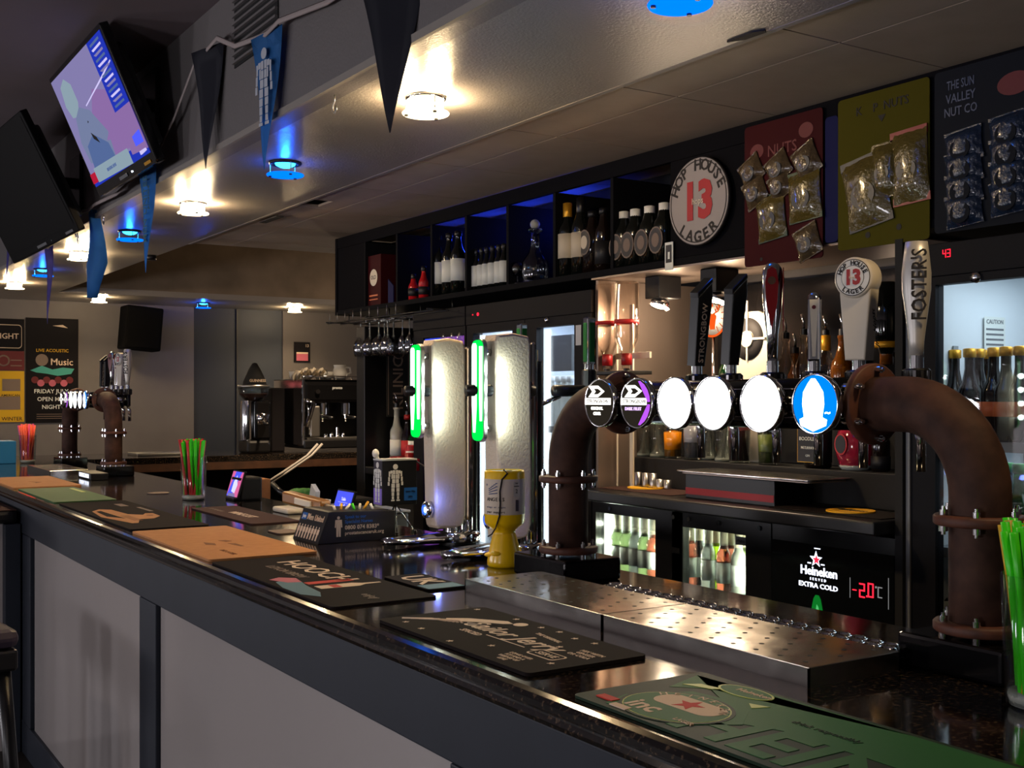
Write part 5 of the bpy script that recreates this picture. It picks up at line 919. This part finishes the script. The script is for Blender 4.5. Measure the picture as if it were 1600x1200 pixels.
def cup(x, y, z, lab, r=.045, h=.07, m='white'):
    t = thing('coffee_cup', lab, 'cup', (x, y, z), 0, 'white cups on the espresso machine'); MB().lathe([(0, 0), (r * .55, 0), (r * .85, h * .4), (r, h), (r * .93, h), (r * .78, h * .4), (0, .006)], m, None, 20).build('bowl', t, True); MB().tube([(r * .85, 0, h * .8), (r * 1.35, 0, h * .75), (r * 1.3, 0, h * .4), (r * .8, 0, h * .3)], .006, m, 8).build('handle', t, True); return t
c0 = cup(mx0 + .12, 8.52, T + .5655, 'white cup on the espresso machine, second from the left end', .05, .065)
for k, (dx, dy) in enumerate(((.22, 8.50), (.30, 8.54), (.06, 8.62))): dup(c0, (mx0 + dx, dy, T + .5655), .4 * k, 'white cup on the espresso machine, ' + ('third from the left end', 'fourth from the left end, beside the jug', 'at the back left corner')[k])
t = thing('milk_jug', 'white rounded jug standing at the right of the espresso machine top', 'jug', (mx0 + .40, 8.52, T + .5655)); MB().lathe([(0, 0), (.045, 0), (.058, .03), (.06, .06), (.045, .10), (.05, .12), (.046, .12), (.04, .10), (0, .09)], 'white', None, 20).build('body', t, True); MB().tube([(.045, 0, .105), (.09, 0, .10), (.095, 0, .06), (.056, 0, .035)], .008, 'white', 8).build('handle', t, True)
b = bmesh.new(); N = 14; g = [[b.verts.new((mx0 - .03 + .26 * i / N, 8.36 + .16 * j / 8, T + .575 + .05 * abs(math.sin(i * .9 + j * .5)) * (1 - .3 * j / 8) + .02 * math.sin(j * 1.3) + .02 - .05 * max(0, 1 - i / 3))) for i in range(N + 1)] for j in range(9)]
for j in range(8):
    for i in range(N): b.faces.new((g[j][i], g[j][i + 1], g[j + 1][i + 1], g[j + 1][i]))
bmesh.ops.solidify(b, geom=b.faces[:], thickness=.006)
mb = MB(); mb._take(b, 'cloth', True); tag(mb.build('bar_towel', loc=(mx0 + .1, 8.44, T + .57)), 'crumpled cream bar towel on the left of the espresso machine top', 'towel')
gx = at(396, 700, Y=8.5).x
gr = thing('coffee_grinder', 'chrome coffee grinder with bean hopper left of the espresso machine', 'coffee grinder', (gx, 8.5, T))
MB().box(-.085, .10, -.11, .11, 0, .10, 'black', .02).lathe([(.05, .10), (.055, .14), (.055, .36), (.05, .40)], 'chrome', TR(-.045, 0, 0), 20).box(-.02, .11, -.09, .09, .10, .40, 'blackgloss', .02).build('body', gr, True)
MB().lathe([(.05, .40), (.105, .45), (.105, .455), (0, .455)], 'beans', None, 24).build('beans', gr, True); MB().lathe([(.055, .39), (.112, .45), (.118, .515), (.114, .515), (.10, .45), (.05, .395)], 'glass', None, 24).lathe([(.118, .50), (.121, .50), (.121, .52), (.118, .52)], 'brushed', None, 24).build('hopper', gr, True)
MB().lathe([(0, .22), (.04, .22), (.05, .30), (0, .31)], 'chrome', TR(.03, -.11, 0), 18).tube([(.03, -.12, .23), (.03, -.22, .225)], .012, 'black', 8).build('portafilter_fork', gr, True)
b = MB(); b.lathe([(.09, 0), (.085, .03), (.045, .12), (.018, .165), (0, .17)], 'blackmatt', TR(.01, 0, .521), 24); hat = b.build('party_hat', None); hat.location = (gx, 8.5, T); tag(hat, 'black pointed hat with cream lettering sitting on the grinder hopper', 'hat')
MB().box(-.055, .055, -.091, -.088, .53, .575, 'blackmatt').text('GUINNESS', .028, 'print', FY(.0, -.0915, .552)).build('lettering', hat, True)
p = at(440, 700, Y=8.6); tag(MB().box(-.09, .02, -.12, .12, 0, .50, 'posterblack', .01).build('storage_box'), 'tall dark box between the grinder and the espresso machine', 'box').location = (gx + .26, 8.68, T)
# stuff along the rest of the far counter
p = at(240, 703, Y=8.6); tag(MB().box(-.22, .22, -.14, .14, 0, .018, 'brushed', .004).build('metal_tray'), 'flat metal tray lying on the far counter behind the beer font', 'tray').location = (2.45, 8.6, T)
# ------------------------------------------------------------------ far wall things
def onfar(px, py, d=0): return at(px, py, Y=11.3 - d)
def wallposter(label, px0, px1, py0, py1, m, prints, name='poster', d=.012):
    a, c = onfar(px0, py1), onfar(px1, py0); t = thing(name, label, 'poster', ((a.x + c.x) / 2, 11.3 - d, (a.z + c.z) / 2)); w, h = c.x - a.x, c.z - a.z
    MB().box(-w / 2, w / 2, 0, d, -h / 2, h / 2, m, .001).build('sheet', t, True); b = MB(); prints(b, w, h, FY(0, -.0005, 0)); b.build('print', t, True)
def pA(b, w, h, F):
    b.prism([(0, h * .43), (w * .3, h * .41), (w * .2, h * .44)], .001, 'print', F); b.prism(circ(w * .12, 16, -w * .2, h * .10), .001, 'printdim', F); b.text('Music', h * .09, 'print', F @ TR(w * .18, h * .08, 0)); b.text('LIVE ACOUSTIC', h * .042, 'posteryellow', F @ TR(0, h * .19, 0))
    b.prism([(-w * .42, -.0), (-w * .2, h * .045), (.0, h * .01), (w * .2, h * .03), (w * .42, h * .02), (w * .36, -h * .03), (w * .1, -h * .05), (-.05, -h * .03), (-w * .3, -h * .02)], .001, 'posterteal', F)
    for k in range(7): b.prism(circ(w * .07, 12, -w * .33 + w * .11 * k, -h * (.09 + .03 * (k % 2))), .0012, ('posterred', 'posterpink')[k % 2], F)
    for k, s in enumerate(('FRIDAY JULY', 'OPEN MIC', 'NIGHT')): b.text(s, h * .055, 'printred' if False else 'tvlav' if False else 'labelwhite', F @ TR(-.01, -h * (.2 + .075 * k), 0))
    for k in range(3): b.prism(rect(-w * .3, w * .3, -h * (.42 + .02 * k), -h * (.415 + .02 * k)), .001, 'printdim', F)
wallposter('black event poster with teal ribbon and white open night lettering on the far wall', 40, 122, 499, 661, 'posterblack', pA)
wallposter('black poster ending in IGHT inside a white rounded frame', -40, 37.5, 499, 547, 'posterblack', lambda b, w, h, F: (b.prism(rrect(-w * .45, w * .45, -h * .42, h * .32, .03), .0006, 'print', F), b.prism(rrect(-w * .44, w * .44, -h * .40, h * .30, .028), .001, 'posterblack', F), b.text('QUIZ NIGHT', h * .24, 'print', F @ TR(-w * .10, -h * .05, .0008))))
wallposter('dark red poster strip with a pale ring under the rounded frame poster', -40, 37.5, 549, 578, 'posterred', lambda b, w, h, F: (b.lathe([(h * .22, 0), (h * .30, 0), (h * .30, .001), (h * .22, .001)], 'printdim', F @ TR(w * .08, 0, 0), 20), b.prism(rect(w * .22, w * .45, .0, .01), .001, 'printdim', F), b.prism(rect(w * .22, w * .45, -.05, -.04), .001, 'printdim', F)))
wallposter('yellow poster with grey text panels on the far wall', -40, 37.5, 580, 660, 'posteryellow', lambda b, w, h, F: (b.prism(rect(w * .05, w * .42, .05, .16), .001, 'printdim', F), b.prism(rect(-w * .1, w * .42, -.12, -.0), .001, 'printdim', F), b.text('WINTER', h * .10, 'ink', F @ TR(w * .25, -h * .44, 0)), b.text('AMERICAN', h * .07, 'ink', F @ TR(w * .22, h * .02, 0))))
wallposter('small black and pink poster on the wall above the espresso machine', 459, 484, 535, 566, 'posterblack', lambda b, w, h, F: (b.prism(rect(-w * .36, w * .36, -h * .42, .0), .001, 'posterpink', F), b.prism(rect(-w * .36, w * .36, -h * .08, .0), .0015, 'print', F), b.text('13', h * .2, 'print', F @ TR(w * .3, h * .32, 0))))
a, c = at(196, 546, Y=11.0), at(254, 480, Y=11.0); t = thing('wall_speaker', 'large black loudspeaker box mounted high on the far grey wall', 'speaker', ((a.x + c.x) / 2, 11.12, (a.z + c.z) / 2), .0); M = Matrix.Rotation(.08, 4, 'Y'); MB().box((a.x - c.x) / 2, (c.x - a.x) / 2, -.12, .14, (a.z - c.z) / 2, (c.z - a.z) / 2, 'speakerblack', .015, M).build('cabinet', t, True); MB().box((a.x - c.x) / 2 + .02, (c.x - a.x) / 2 - .02, -.128, -.121, (a.z - c.z) / 2 + .02, (c.z - a.z) / 2 - .02, 'speakerblack', .003, M).build('grille', t, True); MB().tube([(0, .10, .1), (0, .18, .1)], .03, 'black').build('bracket', t, True)
# ------------------------------------------------------------------ ceiling lamps
def ceiling_lamp(label, x, y, warm, power):
    t = thing('ceiling_lamp', label, 'ceiling lamp', (x, y, ZS), 0, 'warm ceiling lamps' if warm else 'blue ceiling lamps')
    MB().lathe([(.040, -.0005), (.062, -.0005), (.062, -.006), (.056, -.011), (.044, -.008), (.040, -.003)], 'chrome' if warm else 'black', None, 32).build('ring', t, True)
    MB().lathe([(0, -.002), (.052, -.003), (.054, -.012), (.052, -.040), (0, -.045)] if warm else [(0, -.002), (.040, -.003), (.036, -.012), (.02, -.020), (0, -.022)], 'warmbulb' if warm else 'bluebulb', None, 24).build('bulb', t, True)
    MB().lathe([(0, -.046), (.069, -.046), (.071, -.049), (.069, -.052), (0, -.052)], 'warmdisc' if warm else 'bluedisc', None, 36).build('glass_disc', t, True)
    for k in range(3): a = .5 + k * 2 * PI / 3; MB().cyl(.0025, -.056, -.004, 'chrome', TR(.058 * math.cos(a), .058 * math.sin(a), 0), 8).cyl(.006, -.057, -.052, 'black', TR(.058 * math.cos(a), .058 * math.sin(a), 0), 10).build('pin', t, True)
    c = (255, 220, 168) if warm else (20, 90, 255)
    [lamp('POINT', (x + .060 * math.cos(q), y + .060 * math.sin(q), ZS - .030), power * .5, c, .010) for q in (0, PI / 2, PI, 3 * PI / 2)] if warm else lamp('POINT', (x, y, ZS - .034), power * 1.6, c, .014)
    lamp('SPOT', (x, y, ZS - .06), power * (7 if warm else 2), c, .06, spot_size=2.4, spot_blend=.6)
def row(pts):
    for label, x, y, warm, power in pts: ceiling_lamp(label, x, y, warm, power)
row((('blue lit round ceiling lamp nearest the top border', 1.655, 1.90, False, .4), ('largest warm lit ceiling lamp, behind the big dark pennant', 1.65, 3.04, True, 3.0), ('blue lit ceiling lamp by the tip of the figure pennant', 1.655, 4.17, False, .4),
     ('warm ceiling lamp, second in the row along the bar', 1.64, 5.26, True, 3.0), ('blue ceiling lamp between the two warm ones past the first screen', 1.63, 6.33, False, .4), ('warm ceiling lamp half hidden by the bright blue pennant', 1.60, 7.40, True, 3.0), ('blue ceiling lamp beside the purple pennant', 1.60, 8.52, False, .4), ('warm ceiling lamp at the left border under the dark screen', 1.60, 9.62, True, 3.0),
     ('warm ceiling lamp near the far wall, just below the blue pennant tip', 2.46, 10.6, True, 2.0), ('blue ceiling lamp near the dark far wall panel', 3.44, 10.72, False, .6), ('warm ceiling lamp near the far wall above the coffee machine', 4.37, 10.76, True, 3.0)))
# lamps of the same row that stand behind the camera, then unseen lights added for the customer side
for y in (.78, -1.5): lamp('SPOT', (1.65, y, ZS - .06), 6, (255, 220, 168), .06, spot_size=2.4, spot_blend=.6)
for y in (.2, 3.2, 6.4, 9.4): lamp('POINT', (-3.6, y, 1.25), 38, (244, 240, 246), .3)  # unseen low fill points added to brighten the ceilings and bar front
lamp('SPOT', (3.5, 7.5, 2.95), 150, (255, 222, 180), .08, spot_size=1.5, spot_blend=.7)  # unseen spot added to brighten the coffee corner
lamp('POINT', (5.0, 9.3, 1.5), 9, (255, 226, 190), .12)
for x, y, p in ((-1.6, .5, 14), (-1.6, 4.2, 14), (-1.6, 7.8, 14)): lamp('SPOT', (x, y, ZH - .04), p, (255, 232, 214), .10, spot_size=2.7, spot_blend=.7)
# ------------------------------------------------------------------ screens on the bulkhead
def television(label, P00, P10, P11, P01, kind):
    """corners of the panel: lower far, lower near, upper near, upper far"""
    A, B, Cc, D = map(Vector, (P00, P10, P11, P01)); r = (B - A).normalized(); u = (D - A); u = (u - r * u.dot(r)).normalized(); W, H = (B - A).length, (D - A).length
    o = (A + B + Cc + D) / 4; t = thing('television', label, 'television', o); F = frame(o, r, u)
    b = MB(); b.prism(rrect(-W / 2 - .022, W / 2 + .022, -H / 2 - .045, H / 2 + .022, .012), .035, 'blackgloss' if kind else 'screenoff', F @ TR(0, 0, -.037), .006); b.box(-W / 2 + .03, W / 2 - .03, -H / 2 + .02, H / 2 - .05, -.085, -.037, 'black', .02, F); b.build('case', t)
    b = MB()
    if kind:
        def q(m, dz, *pts): b.prism([(W * (x - .5), H * (y - .5)) for x, y in pts], .0005 + dz, m, F @ TR(0, 0, -.0005))
        q('tvblue', 0, (0, 0), (1, 0), (1, 1), (0, 1)); q('tvlav', .0005, (0, .12), (.76, .10), (.76, 1), (0, 1)); q('tvpink', .001, (.30, .15), (.76, .12), (.76, .62), (.58, .70), (.40, .5)); q('tvpink', .001, (.76, .06), (1, .04), (1, .42), (.76, .42))
        q('tvgrey', .0015, (.12, .62), (.22, .60), (.30, .70), (.30, .86), (.22, .94), (.12, .90), (.08, .74)); q('tvskin', .002, (.10, .2), (.52, .12), (.56, .34), (.42, .58), (.28, .66), (.16, .60), (.08, .4)); q('tvskirt', .0025, (.12, .12), (.52, .12), (.50, .26), (.32, .40), (.16, .34)); q('ink', .003, (.30, .42), (.31, .36), (.38, .30), (.36, .36)); q('ink', .003, (.32, .50), (.34, .505), (.33, .52))
        q('tvgrey', .0035, (.10, .02), (.72, .0), (.72, .13), (.10, .15)); b.text('BREAKING NEWS', H * .04, 'tvskirt', F @ TR(-W * .1, -H * .43, .004)); q('tvred', .004, (.0, .03), (.09, .03), (.09, .12), (.0, .12))
        q('tvwhite', .0015, (.40, .62), (.76, .70), (.98, .76), (.98, .77), (.76, .715), (.40, .63)); q('tvpink', .0035, (.5, .28), (.66, .24), (.68, .40))
        for k in range(13): b.prism([(W * (.80 + .012 * (k % 3) - .5), H * (.95 - .042 * k - .5)), (W * (.95 - .5), H * (.955 - .042 * k - .5)), (W * (.95 - .5), H * (.972 - .042 * k - .5)), (W * (.80 - .5), H * (.967 - .042 * k - .5))], .002, ('tvskirt', 'tvwhite', 'tvlav')[k % 3], F)
        q('screenblue', .004, (.86, .10), (.98, .10), (.98, .2), (.86, .18)); q('tvwhite', .005, (.88, .02), (.97, .03), (.97, .05), (.88, .05))
    else: b.prism(rect(-W / 2, W / 2, -H / 2, H / 2), .0005, 'screenoff', F @ TR(0, 0, -.0005))
    b.build('display', t)
    b = MB(); b.prism(rect(-W * .07, W * .07, -H / 2 - .032, -H / 2 - .018), .001, 'midgrey', F); b.prism(rect(W * .36, W * .46, -H / 2 - .034, -H / 2 - .022), .001, 'labelgold' if kind else 'midgrey', F); b.prism(circ(.004, 10, W * .15, -H / 2 - .025), .001, 'ledwhite' if kind else 'midgrey', F); b.build('badge', t)
    b = MB(); q0 = F @ Vector((0, .02, -.08)); b.tube([q0, (q0.x + .12, q0.y, q0.z + .02), (XS0 - .01, q0.y, q0.z + .02)], .03, 'black', 12); b.box(XS0 - .02, XS0 - .001, q0.y - .12, q0.y + .12, q0.z - .14, q0.z + .16, 'black', .003); b.build('wall_bracket', t)
    return t
television('lit television showing a presenter, hung tilted on the bulkhead', (1.25, 5.44, EYE + .96), (1.25, 4.55, EYE + .96), (1.056, 4.55, EYE + 1.405), (1.056, 5.44, EYE + 1.405), 1)
television('dark switched-off television at the left border', (1.13, 6.92, EYE + .79), (1.24, 5.87, EYE + .85), (1.0, 5.87, EYE + 1.34), (.89, 6.92, EYE + 1.28), 0)
b = MB(); b.tube([(1.33, 5.70, 2.70), (1.25, 5.62, 2.78), (1.2, 5.55, 2.90), (1.30, 5.5, 2.96)], .006, 'ink', 8).tube([(1.34, 5.80, 2.66), (1.24, 5.68, 2.74), (1.22, 5.6, 2.9), (1.33, 5.55, 2.97)], .006, 'ink', 8); tag(b.build('cable', loc=(1.25, 5.65, 2.8)), 'pair of black cables looping between the two televisions', 'cable')
# ------------------------------------------------------------------ bunting
XP = 1.34
def tip(px, py): p = at(px, py, X=XP); return p.y, p.z
tops = []
PN = ((612, -62, 606, 'pennantdark', 0, .24, .40, 'large dark pennant hanging in front of the biggest warm lamp'), (416, 50, 420, 'pennantblue', 1, .21, .12, 'blue pennant with a white pieced man'), (324, 74, 346, 'pennantdark', 0, .21, .26, 'black pennant left of the figure pennant'),
      (230, 262, 242, 'pennantblue', 2, .17, .16, 'narrow blue pennant with faint lettering below the lit television'), (138, 327, 157, 'pennantblue', 3, .26, .12, 'bright blue folded pennant with white lettering between the screens and the lamps'), (76, 385, 74, 'pennantpurple', 0, .19, .06, 'purple pennant hanging before the far posters'), (12, 342, 13, 'pennantpurple', 0, .16, .05, 'purple pennant tip under the dark television'))
for px, py, pb, m, kind, wd, yaw, lab in PN:
    y, z = tip(px, py); y2 = tip(pb, py + 200)[0]; tops.append((y, z, wd))
    t = thing('pennant', lab, 'pennant', (XP, y, z), yaw, 'bunting pennants'); H = .443; n = 8; b = bmesh.new(); g = []
    for j in range(n + 1):
        f = j / n; w = wd * (1 - f) + .004; w = w if kind != 3 else max(.02, wd * (f / .62 if f < .62 else (1 - f) / .38)); g.append([b.verts.new((.007 * math.sin(f * 5) + (.05 * (i / 4 - .5) ** 2 * 4 if kind == 3 else 0), -(w * (i / 4 - .5)), -H * f)) for i in range(5)])
    for j in range(n):
        for i in range(4): b.faces.new((g[j][i], g[j + 1][i], g[j + 1][i + 1], g[j][i + 1]))
    bmesh.ops.solidify(b, geom=b.faces[:], thickness=.0015)
    mb = MB(); mb._take(b, m, True); mb.build('cloth', t, True)
    if kind:
        mb = MB()
        if kind == 1: man(mb, FX(-.0085, 0, -.30), .25, 'pennantprint')
        if kind == 2: mb.text('MEN UNITED', .05, 'printteal', FX(-.0095, 0, -.17, PI / 2)); mb.text('prostate', .03, 'printteal', FX(-.0095, -.03, -.13, PI / 2))
        if kind == 3: mb.text('MEN', .05, 'pennantprint', FX(-.055, .02, -.12, -.9)); mb.text('UNITED', .045, 'pennantprint', FX(-.055, -.03, -.18, -.9))
        mb.build('print', t, True)
b = MB(); pts = []
tops2 = [(tip(720, -190)[0], tip(720, -190)[1], .1)] + tops
for (y, z, w), nx in zip(tops2, tops2[1:] + [None]):
    pts += [Vector((XP, y - w / 2, z + .006)), Vector((XP, y, z - .006)), Vector((XP, y + w / 2, z + .006))]
    if nx: pts.append(Vector((XP + (.02 if abs(y - 2.2) < .9 else 0), (y + w / 2 + nx[0] - nx[2] / 2) / 2, (z + nx[1]) / 2 + (.0 if nx[0] < 3.6 else -.02))))
b.tube(pts, .010, 'tape', 6, flat=.25); tag(b.build('bunting_tape', loc=(XP, 3.3, 2.6)), 'pale tape string carrying the pennants along the bulkhead', 'string')
# ------------------------------------------------------------------ bits on the soffit and bulkhead
a, c = at(366, 116, X=XS0 - .004), at(434, 46, X=XS0 - .004); y0, y1, z0, z1 = c.y, a.y, a.z + .02, 2.975
v = thing('air_vent', 'dark slatted air vent grille in the bulkhead behind the bunting', 'vent', (XS0 - .006, (y0 + y1) / 2, z0))
MB().box(XS0 - .004, XS0 - .001, y0, y1, z0, z1, 'blackmatt').build('backing', v)
for k in range(9): z = z0 + .012 + (z1 - z0 - .02) * k / 9; MB().box(XS0 - .014, XS0 - .004, y0, y1, z, z + .008, 'bulkhead').build('slat', v)
p = at(523, 148, Z=ZS); b = MB(); b.tube([(0, 0, 0), (0, 0, -.02), (.0, .012, -.03), (0, .014, -.045), (0, 0, -.056), (0, -.014, -.045), (0, -.010, -.035)], .002, 'brushed', 8); h = tag(b.build('ceiling_hook'), 'small metal hook in the soffit left of the biggest warm lamp', 'hook'); h.location = p
p = at(162, 336, Z=ZS); b = MB(); b.tube([(0, 0, 0), (0, 0, -.015), (.0, .012, -.026), (0, 0, -.045), (0, -.012, -.03)], .003, 'chrome', 8); h = tag(b.build('ceiling_hook'), 'small clear hook in the soffit under the lit television', 'hook'); h.location = p
p = at(250, 400, Z=ZS); h = tag(MB().lathe([(0, -.03), (.032, -.03), (.036, -.02), (.036, 0), (0, 0)], 'black', None, 20).build('ceiling_sensor'), 'small round black sensor on the soffit edge past the narrow blue pennant', 'sensor'); h.location = (2.02, p.y, ZS)
p = at(1168, 55, Z=ZS); h = tag(MB().prism([(-.06, -.012), (.03, -.016), (.06, .0), (.05, .014), (-.02, .012)], .004, 'blackmatt', FT(0, 0, -.0045)).build('soffit_hole_patch'), 'small dark patch standing for a hole in the soffit right of the nearest blue lamp', 'patch'); h.location = (p.x, p.y, ZS)  # darkness of a soffit hole, put in as a flat dark shape
p = at(424, 342, Z=ZS); h = tag(MB().box(-.02, .02, -.12, .12, -.006, 0, 'blackmatt', .002).build('slot_patch'), 'narrow dark strip standing for a slot in the soffit near the slipped tile', 'vent'); h.location = (p.x, p.y, ZS)  # darkness of a ceiling slot, put in as a flat dark strip
